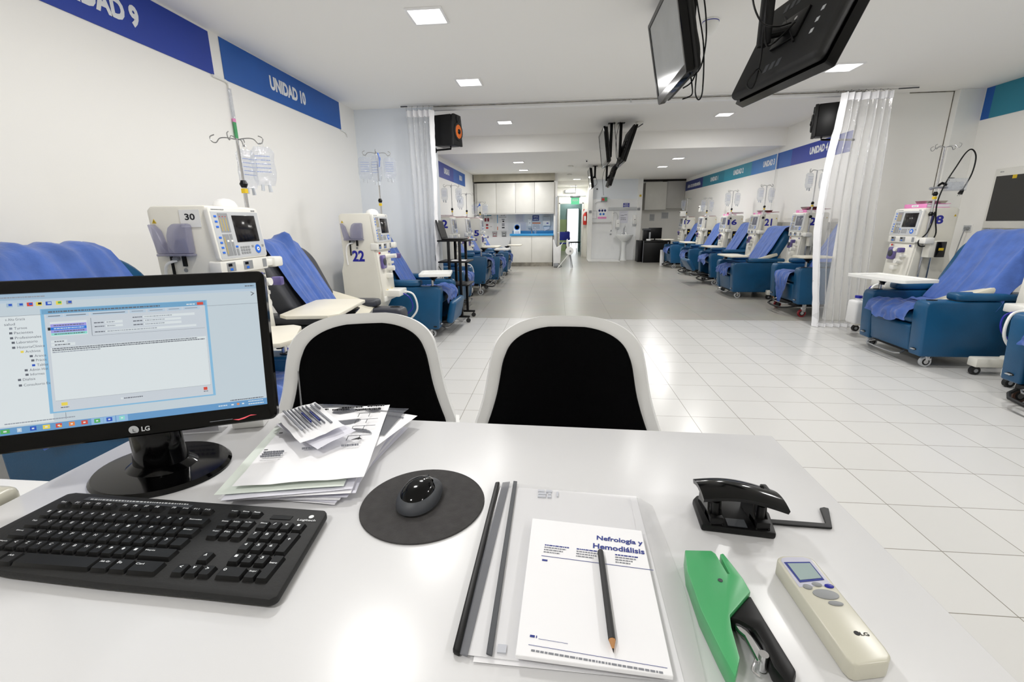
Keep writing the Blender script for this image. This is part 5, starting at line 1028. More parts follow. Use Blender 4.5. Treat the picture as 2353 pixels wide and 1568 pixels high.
# ---- air conditioner remote
t = thing('remote_control', 'beige air conditioner remote with a small screen, at the right of the desk', 'remote control', (.332, .48, DZ))
R_ = lambda pts: [(x - .332, y - .48) for x, y in pts]
mb('remote').slab(R_([(.3040, .548), (.3070, .554), (.3150, .5585), (.3430, .5610), (.3520, .5580), (.3550, .5520), (.3595, .4240), (.3585, .4130), (.3520, .4060), (.3170, .3985), (.3120, .4010), (.3100, .4080)]), XY, 0, .0225, .0055, 3).build('shell', t)
mb('remote_top').slab(R_([(.3085, .5480), (.3120, .5530), (.3200, .5555), (.3420, .5575), (.3500, .5540), (.3520, .5080), (.3095, .5020)]), XY, .0222, .0230, .0003, 1).build('faceplate', t)
b = mb('ink_blue').slab(R_([(.3110, .5445), (.3455, .5480), (.3470, .5165), (.3140, .5095)]), XY, .0230, .0236); b.use('lcd').slab(R_([(.3140, .5420), (.3440, .5450), (.3450, .5190), (.3160, .5130)]), XY, .0236, .0240); b.build('screen', t)
for (x, y, rx, ry, m) in ((.3200, .5030, .0055, .0042, 'grey'), (.3335, .5080, .0060, .0036, 'grey'), (.3475, .5065, .0055, .0034, 'navy'), (.3360, .4925, .0150, .0078, 'grey'), (.3400, .4790, .0085, .0036, 'grey')):
    mb(m).lathe([(1, 0), (1, .0012), (.7, .0020), (.1, .0022)], R_([(x, y)])[0] + (.0222,), (0, 0, 1), 20, rx, ry).build('button', t)
b = mb('ink').lathe([(.0030, 0), (.0030, .0005)], R_([(.3395, .4385)])[0] + (.0224,), (0, 0, 1), 16); b.text('LG', XY, .0150, -.042, .009, .0045, .0230, .02); b.build('maker_logo', t)

# ------------------------------------------------------------------ ceiling televisions
def television(label, px, py, zc, zp, cx, cz, w, h, th, side, tilt, yaw=0.0, screen='tv_screen', cables=(), cable_seed=0, cy=None):
    """pole at px,py from the ceiling zc down to zp; screen centre cx,cz facing side*x, tilted down"""
    t = thing('ceiling_television', label, 'television', (px, py, zc), 0, 'televisions hanging from the ceiling')
    b = mb('black').box(-.022, .022, -.035, .035, zp - zc, 0, .004); b.box(-.06, .06, -.06, .06, -.008, 0, .002); b.build('ceiling_pole', t)
    cy = py if cy is None else cy
    mx = Matrix.Translation((cx - px, cy - py, cz - zc)) @ Matrix.Rotation(radians(yaw), 4, 'Z') @ Matrix.Rotation(radians(tilt) * side, 4, 'Y')
    R3 = mx.to_3x3(); fr = Frame(mx @ V3((0, 0, 0)), R3 @ V3((0, side, 0)), R3 @ V3((0, 0, 1)))     # normal = side*x
    b = mb('black_gloss'); ow = rrect(w, h, .012, 4); iw = rrect(w - .06, h - .075, .002, 2, 0, .012); n = len(ow); iw = (rrect(w - .06, h - .075, .002, 4, 0, .012))
    vs = [fr.p(x, y, -th * .45) for x, y in ow] + [fr.p(x, y, .0) for x, y in ow] + [fr.p(x * .99, y * .99, .004) for x, y in ow] + [fr.p(x, y, .002) for x, y in iw] + [fr.p(x, y, -.003) for x, y in iw]
    b.faces(vs, [tuple(range(n))[::-1]] + [(j * n + i, j * n + (i + 1) % n, (j + 1) * n + (i + 1) % n, (j + 1) * n + i) for j in range(4) for i in range(n)]); b.build('bezel', t)
    mb(screen).rect(fr, -w / 2 + .030, w / 2 - .030, -h / 2 + .050, h / 2 - .026, -.0035, -.002).build('screen', t)
    b = mb('black_matte').slab(rrect(w - .012, h - .012, .03, 5), fr, -th, -th * .44, .025, 3)
    b.use('dark_grey'); 
    for k in range(3): b.rect(fr, -.06 + .05 * k, -.03 + .05 * k, -h / 2 + .06, -h / 2 + .10, -th - .001, -th)
    for k in range(8): b.rect(fr, -.2 + .05 * k, -.17 + .05 * k, h / 2 - .10, h / 2 - .06, -th - .001, -th)
    b.use('light_grey'); 
    for k in range(4): b.rect(fr, -side * w * .30 - .01, -side * w * .30 + .01, -.10 + .05 * k, -.08 + .05 * k, -th - .002, -th)
    b.build('back_shell', t)
    q = fr.p(0, -.0, -th); b = mb('black').tube([V3((0, 0, zp - zc + .045)), V3((q.x * .5, 0, (zp - zc + .045) * .5 + q.z * .5)), q], .020, 10); b.slab([(-.10, -.07), (.10, -.07), (.10, .07), (-.10, .07)], fr, -th - .012, -th, .002)
    b.tube([fr.p(-.11, -.10, -th - .008), fr.p(.11, .10, -th - .008)], .005); b.use('chrome').cyl(fr.p(-.04, .03, -th - .02), fr.p(-.04, .03, -th - .010), .010, n=10); b.build('wall_bracket', t)
    for c in cables: mb('black').tube([V3(p) - V3((px, py, zc)) for p in c], .0042, 6, smooth=7).build('cable', t)
    return t
television('large dark television at the top edge of the photo, its screen facing the left wall', .78, 3.20, NEAR_Z, 2.25, .645, 2.27, .72, .50, .085, -1, 12, 0, 'screen_pale',  # pale screen colour stands in for the grey reflection on it
    [[(.79, 3.15, 2.60), (.81, 3.05, 2.45), (.825, 3.0, 2.25), (.81, 3.0, 2.10), (.77, 3.05, 2.06), (.73, 3.10, 2.10)], [(.79, 3.22, 2.60), (.795, 3.10, 2.42), (.815, 3.0, 2.2), (.825, 2.98, 1.98), (.81, 2.98, 1.92), (.785, 2.98, 1.96), (.785, 3.0, 2.1), (.75, 3.04, 2.16)],
     [(.785, 3.25, 2.60), (.79, 3.15, 2.40), (.81, 3.05, 2.18), (.78, 3.03, 2.04), (.73, 3.05, 2.0)], [(.76, 3.04, 2.09), (.775, 3.02, 2.0), (.77, 3.0, 1.95), (.72, 3.0, 1.93)]])
television('large black television at the top edge, its ribbed back turned to the camera', 1.01, 2.66, NEAR_Z, 2.08, 1.215, 2.10, .72, .50, .10, 1, 24, 9, 'tv_screen',
    [[(.98, 2.62, 2.60), (.90, 2.5, 2.40), (.86, 2.45, 2.22), (.90, 2.42, 2.10), (.98, 2.45, 2.09), (1.06, 2.50, 2.12)], [(1.0, 2.6, 2.6), (.95, 2.5, 2.3), (.93, 2.46, 2.15), (.96, 2.5, 2.04), (1.02, 2.55, 2.06), (1.10, 2.55, 2.14)], [(1.0, 2.62, 2.6), (.98, 2.6, 2.2), (.99, 2.62, 2.0), (.96, 2.6, 1.88), (.93, 2.6, 1.90), (.97, 2.6, 1.96), (1.0, 2.62, 1.95)]])
television('middle television with its pale screen facing the left row, raised ceiling', .90, 8.5, MID_Z, 2.32, .765, 2.46, .92, .56, .07, -1, 8, 0, 'screen_pale', [[(.93, 8.4, 2.86), (.97, 8.3, 2.5), (1.0, 8.3, 2.25), (.93, 8.3, 2.05), (.86, 8.3, 2.0)]])
television('middle television facing the right row, leaning outward, raised ceiling', 1.06, 8.5, MID_Z, 2.32, 1.19, 2.47, .92, .58, .07, 1, 17, 0, 'screen_pale', [[(1.03, 8.4, 2.86), (.97, 8.35, 2.6), (.98, 8.3, 2.3), (1.04, 8.3, 2.22), (1.0, 8.3, 2.10), (.93, 8.3, 2.05)]])
television('small far television with a lit pale screen near the corridor', .90, 11.8, FAR_Z, 2.27, .775, 2.25, .72, .46, .06, -1, 8, 0, 'screen_pale', [[(.92, 11.7, 2.28), (.95, 11.7, 2.15), (.90, 11.7, 2.08), (.86, 11.7, 2.10)]])
television('small far television leaning right above the wash basin wall', 1.18, 11.8, FAR_Z, 2.20, 1.335, 2.29, .72, .48, .08, 1, 17, 0, 'tv_screen', [[(1.16, 11.7, 2.55), (1.08, 11.7, 2.3), (1.10, 11.7, 2.0), (1.12, 11.7, 1.86)]])

# detectors on the ceiling
t = thing('motion_detector', 'white rounded motion detector on the ceiling between the two near televisions', 'detector', (1.05, 3.74, NEAR_Z))
b = mb('white').ball((0, 0, -.012), .055, .055, .085, 20, 8, 0, Matrix.Rotation(pi, 3, 'X')); b.build('dome', t); b = mb('white').lathe([(.056, -.014), (.056, 0)], (0, 0, 0), (0, 0, 1), 24); b.use('navy').lathe([(.0565, -.018), (.0568, -.014)], (0, 0, 0), (0, 0, 1), 24); b.build('base_ring', t)
def smoke_detector(label, x, y, z):
    o = mb('cream_panel').lathe([(.055, 0), (.07, -.012), (.068, -.030), (.045, -.040), (.02, -.042)], (0, 0, 0), (0, 0, 1), 24).build('smoke_detector'); o.location = (x, y, z); tag(o, label, 'detector')
smoke_detector('round white smoke detector right of the middle televisions', 1.36, 8.45, MID_Z)
smoke_detector('small round ceiling detector above the four white cabinets', .30, 11.6, FAR_Z); smoke_detector('tiny round ceiling detector behind the other, nearer the corridor', .33, 13.6, FAR_Z)
b = mb('dark_grey').tube([(0, 0, 0), (-.06, .1, -.03)], .008); o = b.build('cable_end'); o.location = (1.37, 8.2, 2.78); tag(o, 'thin grey cable end hanging beside the smoke detector', 'cable')
b = mb('white'); b.lathe([(.035, 0), (.035, -.03), (.02, -.05)], (0, 0, 0), (0, 0, 1), 16); b.use('black').cyl((0, -.03, -.03), (-.0, -.05, -.045), .012, n=10); o = b.build('dome_camera'); o.location = (.62, 10.6, FAR_Z); tag(o, 'small white dome camera on the far ceiling left of the televisions', 'camera')
b = mb('light_grey').tube([(0, 0, -.035), (0, 0, 0)], .004); b.tube([(-.01, 0, -.035), (.012, 0, -.035)], .005); o = b.build('ceiling_hook'); o.location = (.82, YT - .10, NEAR_Z - .0); tag(o, 'small metal ceiling hook holding the curtain wire', 'hook')

# ------------------------------------------------------------------ loudspeakers
def loudspeaker(label, x, y, z, rz, arm):
    t = thing('loudspeaker', label, 'loudspeaker', (x, y, z), rz, 'loudspeakers by the curtains')
    mb('black').box(-.15, .09, -.105, .105, 0, .34, .008).build('cabinet', t)
    b = mb('black_matte').slab([(-.115, .0), (.115, .0), (.105, .09), (.115, .17), (.105, .25), (.085, .345), (-.085, .345), (-.105, .25), (-.115, .17), (-.105, .09)], Frame((.09, 0, 0), (0, 1, 0), (0, 0, 1)), 0, .035, .006); b.build('front_baffle', t)
    o = (.124, 0, .155)
    mb('rubber').lathe([(.098, 0), (.100, .012), (.088, .020), (.080, .012)], o, (1, 0, 0), 28).build('surround', t); mb('orange').lathe([(.078, .013), (.070, .010), (.03, .0155), (.028, .0155)], o, (1, 0, 0), 28).build('cone', t); mb('black').lathe([(.030, .015), (.024, .028), (.006, .034)], o, (1, 0, 0), 20).build('dust_cap', t)
    b = mb('rubber').lathe([(.035, 0), (.037, .010), (.024, .012), (.010, .002)], (.124, 0, .295), (1, 0, 0), 20); b.build('tweeter', t)
    b = mb('black').tube([(.02, 0, 0), (.02, 0, -.03), (arm[0], arm[1], -.035)], .012, 8); b.lathe([(.03, -.004), (.03, .004)], (arm[0], arm[1], -.035), (arm[0], arm[1], 0), 14); b.build('mounting_arm', t)
loudspeaker('black loudspeaker with an orange cone beside the left clear curtain', -1.33, 5.86, 2.155, radians(-16), (-.194, -.004))
loudspeaker('black loudspeaker seen from its side, behind the right clear curtain', 3.06, 5.98, 2.165, radians(156), (-.325, -.187))

# ------------------------------------------------------------------ clear curtains on a wire
WZ = NEAR_Z - .022
t = thing('curtain_wire', 'thin steel wire under the ceiling carrying the clear curtains', 'wire', (0, 5.70, WZ))
mb('wire').cyl((-1.84, .0, -.0), (3.80, .0, .0), .0028, n=6).build('steel_wire', t); b = mb('dark_grey').tube([(3.60, 0, 0), (3.80, .0, .005)], .006); b.tube([(-1.86, 0, 0), (-1.78, 0, 0)], .007); b.build('turnbuckle', t)
def curtain(label, y, top, bot, edge_fn, folds, amp, seed, edge_side, z1=WZ - .055):
    t = thing('clear_curtain', label, 'curtain', ((bot[0] + bot[1]) / 2, y, 0), 0, 'clear plastic strip curtains')
    X0 = (bot[0] + bot[1]) / 2
    def f(u, v, off=0.0):
        k = edge_fn(v) if edge_fn else 0
        x0 = top[0] * v + bot[0] * (1 - v) + k; x1 = top[1] * v + bot[1] * (1 - v)
        ph = 2 * pi * folds * u + seed
        a = amp * (.75 + .5 * noise.noise(V3((u * 3, v * 1.6, seed)))) * (1 if v < .93 else 1)
        x = x0 + (x1 - x0) * u + .25 * a * sin(ph * 2) + .010 * noise.noise(V3((u * 6, v * 5, seed)))
        return V3((x - X0, a * sin(ph + .8 * noise.noise(V3((v * 2, u * 2, seed)))) + .006 * noise.noise(V3((u * 20, v * 14, seed))) + off, v * z1 + .004))
    mb('pvc').grid(lambda u, v: f(u, v), 150, 44).build('plastic_sheet', t, True, 80)
    mb('pvc_tape').grid(lambda u, v: f(u, .972 + v * .028, -.0015), 150, 2, .003).build('top_hem', t, True, 80); mb('pvc_tape').grid(lambda u, v: f(u, v * .016, -.0015), 150, 2, .003).build('bottom_hem', t, True, 80)
    e = (lambda u: .038 * u) if edge_side < 0 else (lambda u: 1 - .09 * u)
    mb('pvc_tape').grid(lambda u, v: f(e(u), v, -.003) + V3((.004 * noise.noise(V3((v * 40, u, seed))), 0, 0)), 6, 80, .003).build('edge_tape', t, True, 80)
    for k in range(folds + 1):
        q = f(min(1, k / folds), 1.0); mb('wire').tube([q, (q.x, (5.70 - y) * .5 + q.y * .5, WZ - .02), (q.x + .004, 5.70 - y, WZ + .006), (q.x + .010, 5.70 - y + .006, WZ - .01)], .0022, 6, smooth=3).build('hook', t)
    return t
curtain('gathered clear plastic curtain at the left end of the wire, beside the orange speaker', 5.68, (-1.80, -1.47), (-1.76, -1.50), None, 5, .040, 1.0, 1)
curtain('clear plastic curtain with white taped edge at the right end of the wire', 5.58, (2.98, 3.50), (3.06, 3.62), lambda v: -.10 * sin(pi * min(1, max(0, v))) ** 1.3 * (1 if v < .85 else .8), 7, .055, 2.6, -1)

# ------------------------------------------------------------------ laptop trolley
t = thing('laptop_trolley', 'tall black wheeled trolley with three shelves carrying a laptop', 'trolley', (-1.29, 5.80, 0))
for zz, nm in ((1.02, 'shelf'), (.76, 'shelf'), (.47, 'shelf')): mb('black').box(-.19, .19, -.20, .20, zz, zz + .018, .003).build(nm, t)
for (xx, yy) in ((-.05, -.19), (.09, -.19), (-.05, .19), (.09, .19)): mb('black').box(xx - .016, xx + .016, yy - .016, yy + .016, .085, 1.02, .003).build('upright', t)
for yy in (-.19, .19):
    mb('black').box(-.16, .19, yy - .014, yy + .014, .065, .09, .003).build('foot_bar', t)
    for xx in (-.14, .17): mb('rubber').cyl((xx, yy - .014, .028), (xx, yy + .014, .028), .028, n=16).cyl((xx, yy, .028), (xx, yy, .07), .008, n=8).build('caster', t)
mb('black').tube([(-.19, -.1, 1.02), (-.24, -.12, .8), (-.16, -.1, .6), (-.24, -.08, .38)], .004, smooth=6).build('cable', t)
t = thing('laptop', 'open black laptop on the top shelf of the trolley', 'laptop', (-1.30, 5.80, 1.0385))
mb('black').box(-.13, .14, -.17, .17, 0, .016, .004).build('keyboard_deck', t)
mx = Matrix.Translation((-.125, 0, .014)) @ Matrix.Rotation(radians(-16), 4, 'Y'); mb('black').box(-.008, 0.0, -.17, .17, 0, .24, .004, 2, mx).build('lid', t)
mb('rubber').box(.0002, .0012, -.155, .155, .02, .225, 0, 1, mx).build('screen', t)
o = mb('paper').box(-.09, .09, -.06, .06, 0, .012, .002).build('document'); o.location = (-1.23, 5.70, .7785); tag(o, 'white papers on the middle shelf of the laptop trolley', 'papers')

# ------------------------------------------------------------------ right wall: television, sockets, canister
t = thing('wall_television', 'wall television with a cream frame and a yellow sticker, at the right edge', 'television', (XR, 5.13, 1.13))
fw_ = Frame((-.045, 0, 0), (0, -1, 0), (0, 0, 1))
b = mb('cream_panel').slab([(-.37, .0), (.55, .0), (.55, .60), (-.37, .60)], fw_, -.045, 0, .008); b.build('frame', t)
mb('tv_screen').rect(fw_, -.34, .52, .075, .525, 0, .003).build('screen', t); mb('yellow').rect(fw_, -.16, -.115, .49, .525, .003, .0045).build('sticker', t); mb('grey').scribble(fw_, -.31, -.27, .565, .008, .002, rp).build('maker_mark', t)
def socket(label, y, z, plug=False, w=.12):
    t = thing('wall_socket', label, 'socket', (XR, y, z)); f_ = Frame((0, 0, 0), (0, -1, 0), (0, 0, 1))
    mb('white').rect(f_, -w / 2, w / 2, -.042, .042, 0, .010, .003).build('plate', t); b = mb('light_grey').rect(f_, -w / 2 + .01, w / 2 - .01, -.032, .032, .010, .0115, .001, 1); b.use('ink'); 
    for k in (-1, 1): b.rect(f_, k * .03 - .003, k * .03 + .003, -.008, .008, .0115, .012)
    b.build('outlets', t)
    if plug: mb('grey').cyl(f_.p(.015, 0, .011), f_.p(.015, 0, .045), .018, n=14).tube([f_.p(.015, -.0, .04), f_.p(.010, -.06, .05), f_.p(-.02, -.25, .05), f_.p(-.07, -.50, .04), f_.p(-.10, -.7, .035)], .005, smooth=6).build('plug_and_cord', t)
socket('double wall socket with a grey plug right of the machine marked 18', 5.72, 1.125, True); socket('blank white wall plate just right of the plugged socket', 5.50, 1.10, False, .09)
b = mb('navy').cyl((0, 0, 0), (.02, 0, -.03), .010, n=10); b.use('rubber').tube([(.02, 0, -.03), (.06, 0, -.06), (.05, 0, -.18), (.03, 0, -.28)], .007, smooth=5); b.tube([(.06, 0, -.07), (.02, -.01, -.2), (.01, -.01, -.26)], .005, smooth=4); o = b.build('supply_hose'); o.location = (4.555, 5.62, .86); tag(o, 'dark supply hose with a blue end cap beside the machine marked 18', 'hose')
t = thing('canister', 'white plastic canister with a blue cap standing left of the large near recliner', 'canister', (3.29, 5.13, .1455))
b = mb('white_soft').box(-.115, .115, -.085, .085, 0, .25, .025, 3); b.box(-.02, .10, -.018, .018, .27, .295, .008, 2); b.box(.075, .10, -.016, .016, .23, .285, .006); b.cyl((-.06, 0, .245), (-.06, 0, .275), .028, n=16); b.build('body', t); mb('navy').cyl((-.06, 0, .275), (-.06, 0, .30), .034, n=18).build('cap', t)
o = mb('wood').box(-.05, .05, -.07, .07, 0, .035, .004).build('wooden_block'); o.location = (3.20, 6.80, .137); tag(o, 'small wooden block under the arm of the red-wheeled recliner', 'block')

# ------------------------------------------------------------------ far left kitchen corner
t = thing('wall_cabinet', 'row of four white handleless wall cabinets at the far left', 'cabinet', (-1.22, 13.5, 1.50))
mb('cab_grey').box(-1.13, 1.12, -.22, .30, 0, .82, .002).build('body', t); mb('cab_grey').box(-1.13, 1.13, -.25, -.20, -.03, .0, .002).build('light_rail', t)
for k in range(4): mb('cabinet').box(-1.05 + .545 * k, -1.05 + .545 * (k + 1) - .006, -.245, -.222, .004, .82, .002).build('door', t)
t = thing('base_cabinet', 'white two-door base cabinet with a steel plinth under the blue counter', 'cabinet', (-.72, 13.5, 0))
mb('cab_grey').box(-.60, .60, -.23, .28, .11, .87, .002).build('body', t)
for k in range(2): mb('cabinet').box(-.60 + .602 * k, -.60 + .602 * (k + 1) - .008, -.25, -.231, .115, .865, .002).build('door', t)
mb('steel').box(-.59, .59, -.20, -.19, 0, .112).build('plinth', t)
t = thing('counter_top', 'bright blue counter with an upstand and steel sink on the base cabinet', 'counter', (-.72, 13.5, .871))
mb('counter').box(-.63, .62, -.28, .29, 0, .055, .004).build('worktop', t); mb('counter').box(-.60, .62, .265, .295, .055, .135, .003).build('upstand', t)
b = mb('grey_metal').cyl((-.02, .18, .055), (-.02, .18, .12), .022, n=14); b.tube([(-.02, .18, .10), (-.03, .14, .19), (-.045, .06, .20)], .012, smooth=4); b.box(-.03, -.01, .17, .19, .12, .20, .004); b.build('tap', t)
t = thing('soap_bottle', 'clear pump soap bottle beside the tap on the blue counter', 'bottle', (-.63, 13.56, .927)); mb('bag').lathe([(.035, 0), (.037, .01), (.037, .09), (.015, .12), (.012, .14)], (0, 0, 0), (0, 0, 1), 16).build('bottle', t); mb('white').tube([(0, 0, .14), (0, 0, .165), (-.03, -.01, .165)], .007).build('pump', t)
YW_ = 13.798
def poster(name, label, cx, cz, w, h, y, fill='paper', items=(), cat='poster', th=.003):
    t = thing(name, label, cat, (cx, y, cz)); f_ = Frame((0, 0, 0), (1, 0, 0), (0, 0, 1)); f_.n = V3((0, -1, 0))
    mb(fill).slab([(-w / 2, -h / 2), (w / 2, -h / 2), (w / 2, h / 2), (-w / 2, h / 2)], f_, 0, th).build('sheet', t)
    b = MB(); r = random.Random(int(abs(cx * 97 + cz * 31)))
    for it in items:
        b.use(it[1])
        if it[0] == 'r': b.rect(f_, it[2], it[3], it[4], it[5], th, th + .001)
        elif it[0] == 's': b.scribble(f_, it[2], it[3], it[4], it[5], th + .0012, r)
        elif it[0] == 't': b.faces([f_.p(it[3] + v.x * it[5], it[4] + v.y * it[6], th + .0022) for v in glyphs(it[2], .03)[0]], glyphs(it[2], .03)[1])
        elif it[0] == 'c': b.slab([(it[2] + it[4] * cos(a * pi / 10), it[3] + it[4] * sin(a * pi / 10)) for a in range(20)], f_, th, th + .001)
        elif it[0] == 'l': b.tube([f_.p(x, y2, th + .002) for x, y2 in it[2]], it[3], 6)
    if b.mats: b.build('printing', t)
    else: b.bm.free()
    return t
YWL = 13.797
poster('notice', 'tall waste-sorting chart with red pictures, left one on the tiled wall', -2.05, 1.25, .32, .48, YWL, 'paper', [('r', 'banner_teal', -.10, .10, .19, .215), ('r', 'banner_teal', -.15, -.135, .12, .22), ('s', 'ink', -.05, .02, .16, .012), ('r', 'maroon', -.11, -.05, .03, .13), ('r', 'maroon', -.03, .03, .03, .13), ('r', 'maroon', -.07, .0, -.10, -.04), ('r', 'red', -.07, .0, -.18, -.13), ('s', 'ink', .06, .13, .15, .010), ('s', 'ink', .06, .13, .11, .010), ('s', 'ink', .05, .11, -.12, .010)], 'poster')
poster('notice', 'tall waste-sorting chart with a blue side stripe, right one on the tiled wall', -1.62, 1.25, .34, .48, YWL, 'paper', [('r', 'counter', -.16, -.14, -.02, .22), ('r', 'orange', -.16, -.14, -.22, -.12), ('s', 'ink', -.05, .08, .20, .014), ('s', 'ink', -.11, .12, .15, .012), ('r', 'ink_grey', -.02, .06, .07, .10), ('r', 'ink', .0, .05, .01, .05), ('r', 'ink_grey', -.02, .06, -.06, -.03), ('r', 'ink_grey', -.02, .06, -.10, -.07), ('r', 'dark_grey', -.02, .06, -.17, -.13)], 'poster')
for (cx, m, lb) in ((-1.86, 'maroon', 'small square waste bag sign in dull red'), (-1.58, 'ink', 'small square waste bag sign in black')):
    poster('sign', lb, cx, .915, .155, .16, YWL, 'light_grey', [('l', m, ((-.055, .055), (-.030, -.045), (-.022, -.05)), .006), ('l', m, ((.055, .055), (.030, -.045), (.022, -.05)), .006), ('r', m, -.06, .06, -.075, -.055), ('s', m, -.02, .02, .02, .02)], 'sign')
poster('notice', 'pale printed sheet taped high behind the blue counter', -1.10, 1.38, .26, .25, YWL, 'paper_cool', [('s', 'ink_grey', -.09, .09, .09 - .035 * k, .006) for k in range(6)], 'notice')
poster('notice', 'pale printed sheet taped behind the round blue sign', -1.03, 1.12, .22, .26, YWL, 'paper_cool', [('s', 'ink_pale', -.08, .08, .09 - .04 * k, .006) for k in range(5)], 'notice')
poster('sign', 'small upright sign with a round blue picture standing on the blue counter', -1.17, 1.055, .20, .29, 13.60, 'white', [('c', 'ring_blue', 0, .05, .080), ('c', 'ink_pale', 0.0, .05, .060), ('c', 'ring_blue', .012, .035, .030), ('s', 'ink_grey', -.06, .06, -.06, .008), ('s', 'ink_blue', -.07, .07, -.09, .010), ('s', 'ink_blue', -.07, .07, -.115, .010)], 'sign', .006)
poster('sign', 'dark blue wall sign reading OFFICE LIMPIO', -.63, 1.365, .195, .155, YWL, 'ink_blue', [('t', 'letter', 'OFFICE', 0, .032, .14, .042), ('t', 'letter', 'LIMPIO', 0, -.038, .15, .042)], 'sign')
poster('notice', 'hand-washing leaflet with an orange title strip behind the counter', -.61, 1.13, .24, .22, YWL, 'paper', [('r', 'orange', -.12, .12, .075, .105), ('s', 'ink_grey', -.09, .09, .04, .012), ('s', 'ink_grey', -.10, .10, .0, .016), ('s', 'ink_grey', -.10, .10, -.05, .016)], 'notice')
def dispenser(label, x, y, z, w=.10, h=.22, tall=False):
    t = thing('soap_dispenser', label, 'dispenser', (x, y, z)); mb('white').box(-w / 2, w / 2, -.11, 0, 0, h, .010, 2).build('case', t); mb('light_grey').box(-w / 2 + .01, w / 2 - .01, -.10, -.01, -.05, 0, .006).build('nozzle', t); mb('ink').slab([(-.015, h * .45), (.015, h * .45), (.012, h * .52), (-.012, h * .52)], Frame((0, -.1105, 0), (1, 0, 0), (0, 0, 1)), 0, .0008).build('indicator', t)
dispenser('white soap dispenser left of the OFFICE LIMPIO sign', -.80, YWL, 1.12, .11, .22)
t = thing('paper_towel_dispenser', 'grey and white paper towel dispenser at the right of the tiled wall', 'dispenser', (-.31, YWL, 1.14))
b = mb('light_grey').box(-.11, .11, -.14, 0, .14, .27, .012); b.build('lid', t); b = mb('white').box(-.105, .105, -.15, -.0, 0, .14, .010); b.use('navy').box(.0, .06, -.152, -.150, .06, .09); b.build('front_cover', t); mb('paper').slab([(-.08, -.03), (.09, .0), (.09, -.08), (-.06, -.15)], Frame((0, -.06, .0), (1, 0, 0), (0, 0, 1)), 0, .003).build('hanging_towel', t)
t = thing('sliding_door', 'folded steel-edged sliding door leaf at the corridor corner', 'door', (-.02, 13.24, 0))
b = mb('light_grey').box(-.035, .012, -.03, .0, .05, 1.92, .003); b.use('grey_metal').box(.012, .03, -.035, .005, .05, 1.95, .002); b.use('steel').box(.038, .056, -.035, .005, .05, 1.93, .002); b.build('leaf', t); mb('chrome').tube([(.04, -.04, .95), (.04, -.08, .95), (.09, -.08, .95)], .008).build('handle', t)
t = thing('waste_bin', 'tall white pedal bin with an open curved lid beside the blue counter', 'bin', (.02, 12.98, 0))
b = mb('white_soft').slab([(-.115, 0), (.085, 0), (.105, .48), (.17, .60), (.09, .50), (-.02, .44), (-.06, .52), (-.10, .66), (-.13, .64)], Frame((0, 0, .12), (1, 0, 0), (0, 0, 1)), -.09, .09, .02, 3); b.build('body', t); b = mb('grey_metal').box(-.10, .03, -.08, .06, .02, .12, .006); b.use('black').tube([(.02, -.07, .12), (.12, -.10, .04), (.05, -.12, .012), (-.10, -.10, .012)], .006, smooth=4); b.build('pedal_base', t)
t = thing('pedestal_fan', 'white pedestal fan standing in the corridor mouth', 'fan', (.36, 12.75, 0))
b = mb('white').lathe([(.105, -.03), (.11, -.02), (.11, .02), (.10, .03), (.03, .032)], (-.01, 0, .47), (0, 1, 0), 28); b.build('fan_head', t); mb('grey').lathe([(.024, 0), (.024, .02)], (.01, -.05, .465), (0, 1, 0), 12).build('hub', t)
b = mb('white'); b.slab([(-.10, .62), (-.065, .52), (-.03, .545), (-.045, .74), (-.075, .80), (-.10, .76)], Frame((0, 0, 0), (1, 0, 0), (0, 0, 1)), -.02, .02, .01); b.build('upper_blade', t)
for (a, c) in (((-.03, 0, .38), (-.33, 0, .005)), ((.0, 0, .38), (.05, -.05, .005)), ((.015, 0, .38), (.09, .06, .005))): mb('white' if a[0] < 0 else 'grey_metal').tube([a, c], .010).build('leg', t)

# ------------------------------------------------------------------ basin wall
YS = 15.518
poster('notice', 'framed white notice at the left of the basin wall', 1.20, 1.46, .18, .26, YS, 'light_grey', [('r', 'paper', -.075, .075, -.115, .115), ('s', 'ink_grey', -.05, .0, .05, .008), ('s', 'ink_grey', -.05, .0, .0, .008)], 'notice')
poster('sign', 'safety sign with five round blue symbols on the basin wall', 1.46, 1.50, .30, .34, YS, 'paper', [('s', 'ink_grey', -.11, .11, .145, .010)] + [('c', 'ink_blue', -.09 + .09 * k, .09, .036) for k in range(3)] + [('c', 'ring_blue', -.055 + .10 * k, -.02, .036) for k in range(2)] + [('c', 'paper', -.09 + .09 * k, .09, .016) for k in range(3)] + [('r', 'pink', -.14, .14, -.165, -.105)], 'sign')
poster('sign', 'small dark blue sign with three white lines above the basin', 2.22, 1.74, .20, .15, YS, 'navy', [('s', 'letter', -.06, .06, .045, .018), ('s', 'letter', -.08, .08, 0, .018), ('s', 'letter', -.06, .06, -.045, .018)], 'sign')
poster('notice', 'pale hand-washing notice behind the basin tap', 2.15, 1.38, .28, .38, YS, 'paper_cool', [('s', 'ink_pale', -.10, .10, .15, .014), ('s', 'ink_grey', -.09, .02, .05, .020), ('s', 'ink_grey', .03, .11, .07, .018), ('s', 'ink_grey', -.09, .08, -.03, .022), ('s', 'ink_grey', -.09, .08, -.08, .022)], 'notice')
dispenser('white soap dispenser on the basin wall below the hanging tube', 1.97, YS, 1.06, .12, .24); dispenser('white rounded dispenser at the right end of the basin wall', 2.50, YS, 1.16, .12, .28)
